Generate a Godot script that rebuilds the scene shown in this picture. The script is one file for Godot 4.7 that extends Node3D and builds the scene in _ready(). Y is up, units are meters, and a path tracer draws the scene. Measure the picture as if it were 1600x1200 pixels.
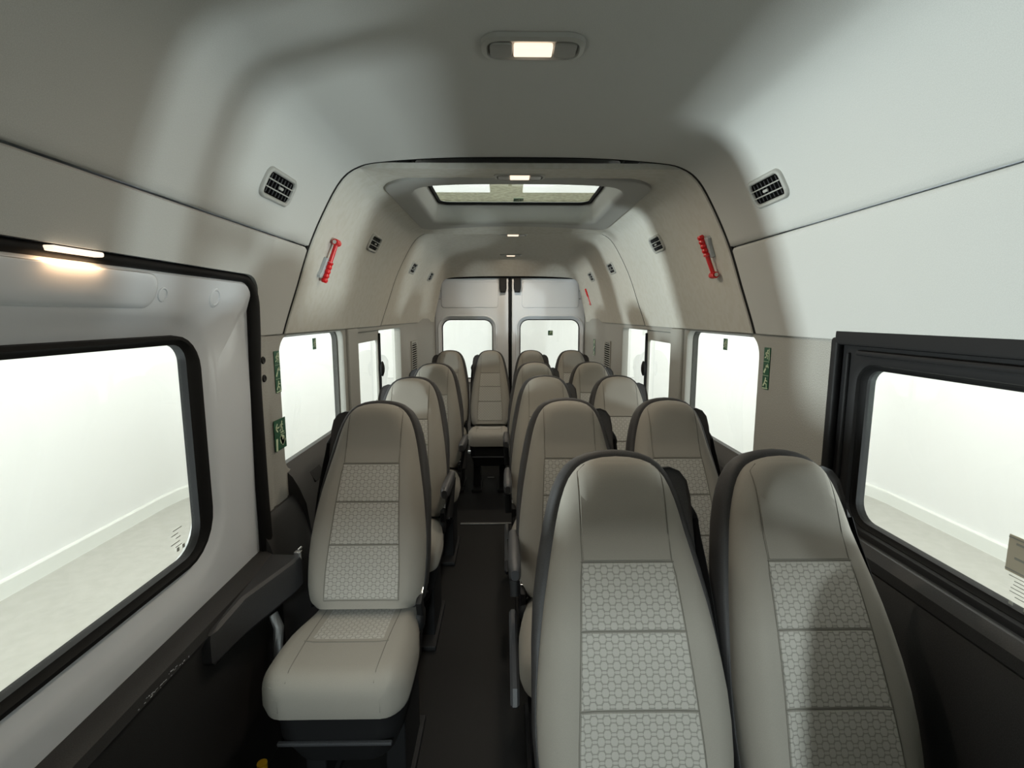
extends Node3D
# Minibus interior seen from the cab towards the rear doors, parked in a white photo studio.
# Metres, y up. The bus floor is y = 0, its long axis z (rear doors at z = -5.2), the studio floor y = -0.7.

const GROUND := -0.7
var mats := {}
var names := {}
var meshes := {}

# ------------------------------------------------------------------ mesh collector
class Soup:
	var v := PackedVector3Array()
	var uv := PackedVector2Array()
	func tri(a: Vector3, b: Vector3, c: Vector3, ua := Vector2.ZERO, ub := Vector2.ZERO, uc := Vector2.ZERO) -> void:
		v.append(a); v.append(b); v.append(c)
		uv.append(ua); uv.append(ub); uv.append(uc)
	func quad(a: Vector3, b: Vector3, c: Vector3, d: Vector3, ua := Vector2.ZERO, ub := Vector2.ZERO, uc := Vector2.ZERO, ud := Vector2.ZERO) -> void:
		tri(a, b, c, ua, ub, uc)
		tri(a, c, d, ua, uc, ud)
	func loft(rings: Array, closed := true, cap0 := false, cap1 := false) -> void:
		for k in rings.size() - 1:
			var a: PackedVector3Array = rings[k]
			var b: PackedVector3Array = rings[k + 1]
			var n := a.size()
			for i in (n if closed else n - 1):
				var j := (i + 1) % n
				quad(a[i], a[j], b[j], b[i])
		if cap0: fan(rings[0], true)
		if cap1: fan(rings[rings.size() - 1], false)
	func fan(r: PackedVector3Array, flip: bool) -> void:
		var m := Vector3.ZERO
		for p in r: m += p
		m /= r.size()
		for i in r.size():
			var j := (i + 1) % r.size()
			if flip: tri(m, r[j], r[i])
			else: tri(m, r[i], r[j])
	func grid(pts: Array, uvs := []) -> void:      # rows of PackedVector3Array
		for r in pts.size() - 1:
			var a: PackedVector3Array = pts[r]
			var b: PackedVector3Array = pts[r + 1]
			for i in a.size() - 1:
				if uvs.is_empty():
					quad(a[i], a[i + 1], b[i + 1], b[i])
				else:
					quad(a[i], a[i + 1], b[i + 1], b[i], uvs[r][i], uvs[r][i + 1], uvs[r + 1][i + 1], uvs[r + 1][i])
	func tube(path: PackedVector3Array, ra: float, rb := -1.0, n := 10, side := Vector3.ZERO, caps := true, vary := PackedFloat32Array()) -> void:
		# an elliptic section: ra along `side` (or any direction across), rb across that
		if rb < 0: rb = ra
		var rings := []
		var s := side if side != Vector3.ZERO else Vector3.UP
		for k in path.size():
			var t := (path[mini(k + 1, path.size() - 1)] - path[maxi(k - 1, 0)]).normalized()
			var a := s - t * s.dot(t)
			if a.length() < 0.05: a = Vector3.RIGHT - t * t.x
			if a.length() < 0.05: a = Vector3.FORWARD - t * t.dot(Vector3.FORWARD)
			a = a.normalized()
			var b := t.cross(a)
			var r := PackedVector3Array()
			for i in n:
				var w := TAU * i / n
				r.append(path[k] + a * cos(w) * ra + b * sin(w) * (rb if vary.is_empty() else vary[k]))
			rings.append(r)
		loft(rings, true, caps, caps)
	func ribbon(path: PackedVector3Array, side: Vector3, width: float, thick: float) -> void:
		var rings := []
		for k in path.size():
			var t := (path[mini(k + 1, path.size() - 1)] - path[maxi(k - 1, 0)]).normalized()
			var a := (side - t * side.dot(t)).normalized() * width / 2
			var b := t.cross(a).normalized() * thick / 2
			rings.append(PackedVector3Array([path[k] + a + b, path[k] - a + b, path[k] - a - b, path[k] + a - b]))
		loft(rings, true, true, true)
	func rbox(c: Vector3, s: Vector3, bev := 0.006, basis := Basis.IDENTITY, corner := -1.0, seg := 3) -> void:
		# a box with rounded vertical (own y) edges and chamfered top and bottom
		if corner < 0: corner = bev
		var rings := []
		for k in [[-1, bev], [-1, 0.0], [1, 0.0], [1, bev]]:
			pass
		var hy := s.y / 2
		for k in [[-hy, bev], [-hy + bev * 0.3, bev * 0.3], [-hy + bev, 0.0], [hy - bev, 0.0], [hy - bev * 0.3, bev * 0.3], [hy, bev]]:
			var r := PackedVector3Array()
			for p in Soup.rrect(s.x / 2 - k[1], s.z / 2 - k[1], maxf(corner - k[1], 0.0005), seg):
				r.append(c + basis * Vector3(p.x, k[0], p.y))
			rings.append(r)
		loft(rings, true, true, true)
	func extrude(poly: PackedVector2Array, m: Transform3D, depth: float, bev := 0.0) -> void:
		# polygon in the plane x,y of m, extruded along its z from 0 to depth, with a chamfer at both faces
		var inner := poly
		if bev > 0:
			var off := Geometry2D.offset_polygon(poly, -bev, Geometry2D.JOIN_MITER)
			if off.size() == 1 and off[0].size() == poly.size():
				inner = off[0]
				var best := 0
				for i in inner.size():
					if inner[i].distance_to(poly[0]) < inner[best].distance_to(poly[0]): best = i
				var turned := PackedVector2Array()
				for i in inner.size(): turned.append(inner[(i + best) % inner.size()])
				inner = turned
		var rr := []
		var list := [[inner, 0.0], [poly, bev], [poly, depth - bev], [inner, depth]] if bev > 0 else [[poly, 0.0], [poly, depth]]
		for k in list:
			var r := PackedVector3Array()
			for p in k[0]: r.append(m * Vector3(p.x, p.y, k[1]))
			rr.append(r)
		loft(rr)
		var t := Geometry2D.triangulate_polygon(inner)
		for i in range(0, t.size(), 3):
			for z in [0.0, depth]:
				tri(m * Vector3(inner[t[i]].x, inner[t[i]].y, z), m * Vector3(inner[t[i + 1]].x, inner[t[i + 1]].y, z), m * Vector3(inner[t[i + 2]].x, inner[t[i + 2]].y, z))
	static func rrect(hx: float, hy: float, r: float, seg := 6) -> PackedVector2Array:
		return rrect4(-hx, hx, -hy, hy, [r, r, r, r], seg)
	static func rrect4(x0: float, x1: float, y0: float, y1: float, rr: Array, seg := 6) -> PackedVector2Array:
		# corners in order: x1y1, x0y1, x0y0, x1y0
		var out := PackedVector2Array()
		var cs := [[x1, y1, 0.0, -1, -1], [x0, y1, 0.5, 1, -1], [x0, y0, 1.0, 1, 1], [x1, y0, 1.5, -1, 1]]
		for k in 4:
			var c: Array = cs[k]
			var r: float = maxf(rr[k], 0.0004)
			for i in seg + 1:
				var w: float = PI * (c[2] + 0.5 * i / seg)
				out.append(Vector2(c[0] + c[3] * r + cos(w) * r, c[1] + c[4] * r + sin(w) * r))
		return out
	func mesh(crease := 40.0, scale_uv := 1.0) -> ArrayMesh:
		var n := v.size()
		var fn := PackedVector3Array()
		fn.resize(n / 3)
		var at := {}
		var id := PackedInt32Array()
		id.resize(n)
		var lists := []
		for f in n / 3:
			var a := v[f * 3]
			var q := (v[f * 3 + 2] - a).cross(v[f * 3 + 1] - a)
			fn[f] = q
			for k in 3:
				var p := v[f * 3 + k]
				var key := Vector3i((p * 20000.0).round())
				if not at.has(key):
					at[key] = lists.size()
					lists.append(PackedInt32Array())
				var w: int = at[key]
				id[f * 3 + k] = w
				lists[w].append(f)
		var nn := PackedVector3Array()
		nn.resize(n)
		var lim := cos(deg_to_rad(crease))
		for i in n:
			var me := fn[i / 3]
			var mu := me.normalized()
			var s := Vector3.ZERO
			for f in lists[id[i]]:
				var o := fn[f]
				if o.normalized().dot(mu) > lim: s += o
			nn[i] = s.normalized() if s.length() > 0 else Vector3.UP
		var arr := []
		arr.resize(Mesh.ARRAY_MAX)
		arr[Mesh.ARRAY_VERTEX] = v
		arr[Mesh.ARRAY_NORMAL] = nn
		arr[Mesh.ARRAY_TEX_UV] = uv
		var am := ArrayMesh.new()
		am.add_surface_from_arrays(Mesh.PRIMITIVE_TRIANGLES, arr)
		return am

# ------------------------------------------------------------------ scene helpers
func numbered(n: String) -> String:
	var k: int = names.get(n, 0)
	names[n] = k + 1
	return n if k == 0 else "%s_%03d" % [n, k]

func part(called: String, m: Mesh, mat: String, parent: Node3D) -> MeshInstance3D:
	var o := MeshInstance3D.new()
	o.name = numbered(called) if parent == self else called
	o.mesh = m
	o.material_override = null
	for s in m.get_surface_count(): o.set_surface_override_material(s, mats[mat])
	parent.add_child(o, true)
	return o

func soup(called: String, s: Soup, mat: String, parent: Node3D, crease := 40.0) -> MeshInstance3D:
	return part(called, s.mesh(crease), mat, parent)

func thing(called: String, label: String, category: String, at := Vector3.ZERO, group := "") -> Node3D:
	var o := Node3D.new()
	o.name = numbered(called)
	add_child(o, true)
	o.position = at
	o.set_meta("label", label)
	o.set_meta("category", category)
	if group: o.set_meta("group", group)
	return o

func struct(called: String, label := "") -> Node3D:
	var o := Node3D.new()
	o.name = called
	add_child(o, true)
	o.set_meta("kind", "structure")
	if label: o.set_meta("label", label)
	return o

func tag(o: Node3D, label: String, category: String, group := "") -> void:
	o.set_meta("label", label)
	o.set_meta("category", category)
	if group: o.set_meta("group", group)

func dup(o: Node3D, label: String) -> Node3D:
	var c: Node3D = o.duplicate()
	c.name = numbered(str(o.name).split("_0")[0])
	add_child(c, true)
	c.set_meta("label", label)
	return c

# ------------------------------------------------------------------ materials
func mat(key: String, c: Color, rough := 0.8, spec := 0.5, metal := 0.0) -> StandardMaterial3D:
	var m := StandardMaterial3D.new()
	m.resource_name = key
	m.albedo_color = c
	m.roughness = rough
	m.metallic = metal
	m.metallic_specular = spec
	mats[key] = m
	return m

func noise_tex(freq: float, oct: int, lo: Color, hi: Color, size := 512, seed_ := 1, p0 := 0.25, p1 := 0.75) -> NoiseTexture2D:
	var n := FastNoiseLite.new()
	n.seed = seed_
	n.noise_type = FastNoiseLite.TYPE_SIMPLEX_SMOOTH
	n.frequency = freq
	n.fractal_octaves = oct
	var t := NoiseTexture2D.new()
	t.noise = n
	t.width = size; t.height = size
	t.seamless = true
	var g := Gradient.new()
	g.set_color(0, lo); g.set_color(1, hi)
	g.set_offset(0, p0); g.set_offset(1, p1)
	t.color_ramp = g
	return t

func grain(m: StandardMaterial3D, tex: Texture2D, scale: float, world := false) -> void:
	m.albedo_texture = tex
	m.uv1_triplanar = true
	m.uv1_world_triplanar = world
	m.uv1_scale = Vector3.ONE * scale

func relief(m: StandardMaterial3D, tex: Texture2D, cm: float) -> void:
	m.heightmap_enabled = true
	m.heightmap_texture = tex
	m.heightmap_scale = cm

func woven() -> ImageTexture:
	# the woven check of the seat inserts: staggered rows of square waves, 2 periods by 4 rows
	var w := 128
	var h := 128
	var im := Image.create(w, h, false, Image.FORMAT_RGBA8)
	var rng := RandomNumberGenerator.new()
	rng.seed = 5
	for y in h:
		for x in w:
			var row := y / 32
			var fy := float(y % 32) / 32.0
			var ph := fmod(float(x) / 64.0 + (0.5 if row % 2 == 1 else 0.0), 1.0)
			# height of the wave line inside this row
			var up := smoothstep(0.20, 0.28, ph) - smoothstep(0.70, 0.78, ph)
			var line := 0.30 + 0.40 * up
			var slope := 0.22 if (ph > 0.16 and ph < 0.32) or (ph > 0.66 and ph < 0.82) else 0.075
			var d := absf(fy - line)
			var dark := 1.0 - smoothstep(slope * 0.7, slope * 1.5, d)
			var k := 1.0 - 0.19 * dark + rng.randf_range(-0.035, 0.035)
			if (x + y) % 4 < 1: k -= 0.03
			k = clampf(k, 0, 1)
			im.set_pixel(x, y, Color(k, k, k))
	return ImageTexture.create_from_image(im)

func materials() -> void:
	var felt := noise_tex(0.35, 2, Color(0.93, 0.93, 0.93), Color(1, 1, 1), 512, 3)
	var weave := noise_tex(0.45, 2, Color(0.86, 0.86, 0.86), Color(1, 1, 1), 512, 9)
	var stain := noise_tex(0.012, 5, Color(0.98, 0.975, 0.963), Color(1, 1, 1), 1024, 21, 0.35, 0.55)
	var leather := noise_tex(0.12, 3, Color(0.80, 0.80, 0.80), Color(1, 1, 1), 512, 31)
	var m := mat("headliner", Color(0.755, 0.757, 0.743), 0.92, 0.25)
	grain(m, felt, 3.0, true)
	m = mat("headliner_worn", Color(0.745, 0.738, 0.71), 0.9, 0.25)
	grain(m, stain, 1.6, true)
	m = mat("trim_grey", Color(0.66, 0.655, 0.63), 0.55, 0.4)
	grain(m, leather, 5.0, true)
	m = mat("hatch_grey", Color(0.60, 0.60, 0.585), 0.6, 0.4)
	m = mat("fabric", Color(0.545, 0.53, 0.50), 0.95, 0.2)
	grain(m, weave, 5.0)
	m.rim_enabled = true; m.rim = 0.25; m.rim_tint = 0.7
	m = mat("fabric_pattern", Color(0.60, 0.59, 0.565), 0.95, 0.2)
	var wv := woven()
	m.albedo_texture = wv
	relief(m, wv, 0.12)
	m.rim_enabled = true; m.rim = 0.25; m.rim_tint = 0.7
	m = mat("seam", Color(0.41, 0.40, 0.375), 0.95, 0.2)
	m = mat("shell", Color(0.225, 0.222, 0.225), 0.62, 0.4)
	grain(m, leather, 6.0)
	m = mat("plastic_dark", Color(0.235, 0.237, 0.248), 0.5, 0.45)
	grain(m, leather, 6.0)
	m = mat("plastic_black", Color(0.085, 0.085, 0.09), 0.6, 0.35)
	m = mat("trim_dark", Color(0.20, 0.198, 0.20), 0.55, 0.4)
	grain(m, leather, 5.0, true)
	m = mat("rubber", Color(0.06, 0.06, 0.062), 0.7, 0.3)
	m = mat("vinyl", Color(0.065, 0.065, 0.068), 0.6, 0.35)
	grain(m, noise_tex(0.2, 3, Color(0.75, 0.75, 0.75), Color(1, 1, 1), 512, 8), 2.0, true)
	m = mat("webbing", Color(0.06, 0.06, 0.065), 0.7, 0.3)
	m = mat("webbing_orange", Color(0.50, 0.20, 0.06), 0.7, 0.3)
	m = mat("paint", Color(0.805, 0.82, 0.84), 0.32, 0.5)
	m.clearcoat_enabled = true; m.clearcoat = 0.8; m.clearcoat_roughness = 0.12
	m = mat("chrome", Color(0.82, 0.82, 0.82), 0.25, 0.5, 1.0)
	m = mat("alu", Color(0.5, 0.5, 0.5), 0.4, 0.5, 0.8)
	m = mat("vent_grey", Color(0.62, 0.62, 0.60), 0.5, 0.45)
	m = mat("hole", Color(0.03, 0.03, 0.03), 0.9, 0.1)
	m = mat("lamp_bezel", Color(0.62, 0.62, 0.60), 0.4, 0.5)
	m = mat("lamp_switch", Color(0.56, 0.56, 0.545), 0.35, 0.5)
	m = mat("lamp_lens", Color(1, 0.97, 0.93), 0.3)
	m.emission_enabled = true; m.emission = Color(1.0, 0.90, 0.80); m.emission_energy_multiplier = 5.0
	m = mat("red_plastic", Color(0.78, 0.07, 0.09), 0.3, 0.5)
	m = mat("bracket_grey", Color(0.66, 0.68, 0.69), 0.4, 0.5)
	m = mat("yellow", Color(0.80, 0.62, 0.12), 0.4, 0.5)
	m = mat("paper", Color(0.75, 0.735, 0.67), 0.7, 0.3)
	m = mat("print_grey", Color(0.62, 0.63, 0.61), 0.8, 0.2)
	m = mat("sign_green", Color(0.03, 0.30, 0.19), 0.35, 0.5)
	m = mat("sign_white", Color(0.80, 0.85, 0.72), 0.45, 0.4)
	m = mat("glass", Color(0.9, 0.97, 0.93, 0.04), 0.02, 0.5)
	m.transparency = BaseMaterial3D.TRANSPARENCY_ALPHA
	m = mat("studio_wall", Color(0.94, 0.945, 0.94), 0.85, 0.2)
	m = mat("studio_curb", Color(0.86, 0.87, 0.85), 0.6, 0.3)
	m = mat("studio_floor", Color(0.68, 0.68, 0.655), 0.5, 0.4)
	grain(m, noise_tex(0.02, 4, Color(0.97, 0.97, 0.967), Color(1, 1, 1), 1024, 44), 0.35, true)
	m = mat("studio_ceiling", Color(0.74, 0.73, 0.63), 0.9, 0.2)
	grain(m, noise_tex(0.03, 4, Color(0.85, 0.85, 0.84), Color(1, 1, 1), 512, 51), 0.8, true)
	m = mat("light_panel", Color(1, 1, 1), 0.5)
	m.emission_enabled = true; m.emission = Color(0.97, 1.0, 0.96); m.emission_energy_multiplier = 1.6

# ------------------------------------------------------------------ the body's section
const SEC := [Vector2(0, 2.0), Vector2(0.26, 1.997), Vector2(0.48, 1.983), Vector2(0.57, 1.966), Vector2(0.635, 1.92), Vector2(0.70, 1.815), Vector2(0.76, 1.69), Vector2(0.81, 1.55), Vector2(0.85, 1.44), Vector2(0.87, 1.38)]

func sec(k: float) -> Vector2:
	k = clampf(k, 0.0, 9.0)
	var i := mini(int(k), 8)
	var t := k - i
	var p0: Vector2 = SEC[i - 1] if i > 0 else Vector2(-SEC[1].x, SEC[1].y)
	var p3: Vector2 = SEC[i + 2] if i < 8 else SEC[9] * 2 - SEC[8]
	return Vector2(SEC[i]).cubic_interpolate(SEC[i + 1], p0, p3, t)

func roof_y(x: float) -> float:
	x = absf(x)
	for i in 9:
		if x <= SEC[i + 1].x:
			var lo := float(i)
			var hi := float(i + 1)
			for _n in 14:
				var mid := (lo + hi) / 2
				if sec(mid).x < x: lo = mid
				else: hi = mid
			return sec(lo).y
	return SEC[9].y

func sec_at_y(y: float) -> float:
	var lo := 0.0
	var hi := 9.0
	for _n in 20:
		var mid := (lo + hi) / 2
		if sec(mid).y > y: lo = mid
		else: hi = mid
	return lo

func side_frame(side: float, y: float, z: float) -> Transform3D:
	# on the headliner: own x runs along the bus towards the camera for the left side, y up the panel, z out into the cabin
	var k := sec_at_y(y)
	var p := sec(k)
	var up := (sec(k - 0.05) - sec(k + 0.05)).normalized()
	var yv := Vector3(side * up.x, up.y, 0)
	var zv := Vector3(-side * up.y, up.x, 0)
	if zv.y > 0: zv = -zv
	var xv := yv.cross(zv)
	return Transform3D(Basis(xv, yv, zv), Vector3(side * p.x, p.y, z))

const SEC_REAR := [Vector2(0, 1.838), Vector2(0.30, 1.836), Vector2(0.55, 1.826), Vector2(0.64, 1.812), Vector2(0.685, 1.775), Vector2(0.705, 1.70), Vector2(0.722, 1.62), Vector2(0.745, 1.52), Vector2(0.76, 1.44), Vector2(0.775, 1.38)]

func rear_turn(p: Vector3, k: float) -> Vector3:
	# the roof lining dips and narrows to the rear door frame
	if p.z < -4.68:
		var t := clampf((-4.68 - p.z) / 0.45, 0, 1)
		var i := mini(int(k), 8)
		var d: Vector2 = Vector2(SEC_REAR[i]).lerp(SEC_REAR[i + 1], k - i) - Vector2(SEC[i]).lerp(SEC[i + 1], k - i)
		p.y += t * t * d.y
		p.x += t * t * d.x * (-1.0 if p.x < 0 else 1.0)
	return p

func shell_point(k: float, z: float, side: float, off := 0.0) -> Vector3:
	var p := sec(k)
	var t := (sec(k + 0.05) - sec(k - 0.05)).normalized()
	var n := Vector2(-t.y, t.x)
	if n.y < 0: n = -n
	if k < 0.1: n = Vector2(0, 1)
	p += n * off
	return rear_turn(Vector3(side * p.x, p.y, z), clampf(k, 0.0, 9.0))

func sheet(s: Soup, us: Array, vs: Array, f: Callable, thick: float, drop: Array, bev := 0.006) -> void:
	# f(u, v, off): off is the distance behind the visible face; drop: which borders (u0,u1,v0,v1) roll back
	var front := []
	var back := []
	for i in us.size():
		var a := PackedVector3Array()
		var b := PackedVector3Array()
		for j in vs.size():
			var d := 0.0
			if (i == 0 and drop[0]) or (i == us.size() - 1 and drop[1]) or (j == 0 and drop[2]) or (j == vs.size() - 1 and drop[3]): d = bev
			a.append(f.call(us[i], vs[j], d))
			b.append(f.call(us[i], vs[j], thick))
		front.append(a); back.append(b)
	s.grid(front)
	s.grid(back)
	var n := us.size() - 1
	var m := vs.size() - 1
	for j in m:
		s.quad(front[0][j], front[0][j + 1], back[0][j + 1], back[0][j])
		s.quad(front[n][j], front[n][j + 1], back[n][j + 1], back[n][j])
	for i in n:
		s.quad(front[i][0], front[i + 1][0], back[i + 1][0], back[i][0])
		s.quad(front[i][m], front[i + 1][m], back[i + 1][m], back[i][m])

func steps(a: float, b: float, n: int, edge := 0.0) -> Array:
	var out := [a]
	if edge > 0: out.append(a + signf(b - a) * edge)
	for i in range(1, n): out.append(lerpf(a, b, float(i) / n))
	if edge > 0: out.append(b - signf(b - a) * edge)
	out.append(b)
	return out

# ------------------------------------------------------------------ framed openings in the side walls
func ring3(pts: PackedVector2Array, x: float) -> PackedVector3Array:
	# points are (z, y) on the plane x
	var r := PackedVector3Array()
	for p in pts: r.append(Vector3(x, p.y, p.x))
	return r

func bay(s: Soup, side: float, outer: Array, hole: Array, rr: Array, x_in: float, x_out: float, round_in := 0.015) -> void:
	# outer and hole: z0, z1, y0, y1; a thick frame with a rounded reveal
	var seg := 6
	var o := Soup.rrect4(outer[0], outer[1], outer[2], outer[3], [0.001, 0.001, 0.001, 0.001], seg)
	var g := func(k: float) -> PackedVector2Array:
		return Soup.rrect4(hole[0] - k, hole[1] + k, hole[2] - k, hole[3] + k, [rr[0] + k, rr[1] + k, rr[2] + k, rr[3] + k], seg)
	var rings := [ring3(o, side * x_out), ring3(o, side * x_in), ring3(g.call(round_in), side * x_in), ring3(g.call(round_in * 0.3), side * (x_in + round_in * 0.25)), ring3(g.call(0.0), side * (x_in + round_in)), ring3(g.call(0.0), side * x_out), ring3(o, side * x_out)]
	s.loft(rings)

func pane(side: float, z0: float, z1: float, y0: float, y1: float, x: float, parent: Node3D) -> void:
	var s := Soup.new()
	s.quad(Vector3(side * x, y0, z0), Vector3(side * x, y0, z1), Vector3(side * x, y1, z1), Vector3(side * x, y1, z0))
	soup("pane", s, "glass", parent)

func gasket(side: float, hole: Array, rr: Array, x: float, w: float, parent: Node3D, out := 0.012, wy := -1.0) -> void:
	# a rubber frame that stands w into the opening and w over its edge
	var seg := 6
	var s := Soup.new()
	var g := func(k: float) -> PackedVector2Array:
		var ky := k if wy < 0 else k * wy / w
		return Soup.rrect4(hole[0] - k, hole[1] + k, hole[2] - ky, hole[3] + ky, [rr[0] + k, rr[1] + k, rr[2] + k, rr[3] + k], seg)
	s.loft([ring3(g.call(w), side * x), ring3(g.call(w * 0.8), side * (x - out)), ring3(g.call(w * 0.1), side * (x - out)), ring3(g.call(-w * 0.35), side * (x - out * 0.4)), ring3(g.call(-w), side * (x - out * 0.2)), ring3(g.call(-w), side * (x + 0.02))])
	soup("rubber_gasket", s, "rubber", parent, 50)

# ------------------------------------------------------------------ seats
const BACK := [[0.0, 0.0], [0.003, 0.030], [0.010, 0.054], [0.022, 0.075], [0.040, 0.091], [0.068, 0.105], [0.105, 0.117], [0.15, 0.127], [0.21, 0.137], [0.33, 0.153], [0.45, 0.168], [0.57, 0.180], [0.70, 0.188], [0.80, 0.189], [0.90, 0.184], [0.96, 0.176], [0.985, 0.165], [1.0, 0.150]]
const BACK_TOP := Vector2(1.128, -0.29)
const BACK_LOW := Vector2(0.515, 0.0)

func back_half(s: float) -> float:
	for i in BACK.size() - 1:
		if s <= BACK[i + 1][0]:
			return lerpf(BACK[i][1], BACK[i + 1][1], (s - BACK[i][0]) / (BACK[i + 1][0] - BACK[i][0]))
	return BACK[BACK.size() - 1][1]

func back_at(x: float, s: float, off: float) -> Vector3:
	# s runs from the top edge (0) to the bottom (1); off stands out of the cushion towards the sitter
	var dir := (BACK_LOW - BACK_TOP).normalized()
	var n := Vector2(-dir.x, dir.y)     # (y, z) pair: front normal
	n = Vector2(dir.y, -dir.x)
	var p := BACK_TOP.lerp(BACK_LOW, s)
	var bow := 0.018 * sin(PI * clampf((s - 0.25) / 0.75, 0, 1)) - 0.012 * clampf(1.0 - s / 0.25, 0, 1) * -1.0
	p += n * (off + bow)
	return Vector3(x, p.x, p.y)

func edge_dist(x: float, s: float, outline: PackedVector2Array) -> float:
	var p := Vector2(absf(x), s * 0.73)
	var best := 9.0
	for i in outline.size() - 1:
		var q := Geometry2D.get_closest_point_to_segment(p, outline[i], outline[i + 1])
		best = minf(best, p.distance_to(q))
	return best

var back_outline := PackedVector2Array()

func back_off(x: float, s: float) -> float:
	var d := edge_dist(x, s, back_outline)
	var q := clampf(d / 0.055, 0, 1)
	var roll := 0.052 * sqrt(maxf(0, 1.0 - (1.0 - q) * (1.0 - q)))
	# bolsters stand a little proud of the middle
	var side := smoothstep(0.07, 0.15, absf(x)) * smoothstep(0.15, 0.5, s)
	return roll + 0.012 * side * q

func patch_back(x_of: Callable, s0: float, s1: float, nu: int, nv: int, lift: float) -> ArrayMesh:
	# a sewn panel: follows the cushion, its border sinks into the seam
	var g := Soup.new()
	var rows := []
	var uvs := []
	var ss := [s0, s0 + 0.0045]
	for i in range(1, nv): ss.append(lerpf(s0, s1, float(i) / nv))
	ss.append(s1 - 0.0045); ss.append(s1)
	for j in ss.size():
		var s: float = ss[j]
		var h: float = x_of.call(s)
		var row := PackedVector3Array()
		var ur := PackedVector2Array()
		var xs := [-h, -h + 0.0032]
		for i in range(1, nu): xs.append(lerpf(-h, h, float(i) / nu))
		xs.append(h - 0.0032); xs.append(h)
		for i in xs.size():
			var x: float = xs[i]
			var border := i == 0 or j == 0 or i == xs.size() - 1 or j == ss.size() - 1
			row.append(back_at(x, s, back_off(x, s) + (-0.006 if border else lift)))
			ur.append(Vector2(x / 0.049, s * 0.73 / 0.049))
		rows.append(row); uvs.append(ur)
	g.grid(rows, uvs)
	return g.mesh(60)

func cushion_half(t: float) -> float:
	# half width of the seat cushion, t from the back (0) to the front (1)
	var h := lerpf(0.168, 0.194, smoothstep(0.0, 0.55, t))
	if t > 0.80: h -= 0.065 * (1.0 - sqrt(maxf(0, 1.0 - pow((t - 0.80) / 0.20, 2))))
	return h

const CUSH_BACK := -0.045
const CUSH_LEN := 0.395

func cushion_top(x: float, t: float) -> Vector3:
	var h := cushion_half(t)
	var d := minf(h - absf(x), (1.0 - t) * CUSH_LEN)
	var q := clampf(d / 0.05, 0, 1)
	var roll := 0.052 * (1.0 - sqrt(maxf(0, 1.0 - (1.0 - q) * (1.0 - q))))
	var y := 0.508 + 0.020 * smoothstep(0.0, 0.7, t) - roll
	y += 0.010 * smoothstep(0.08, 0.17, absf(x)) * q
	return Vector3(x, y, CUSH_BACK + t * CUSH_LEN)

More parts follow.
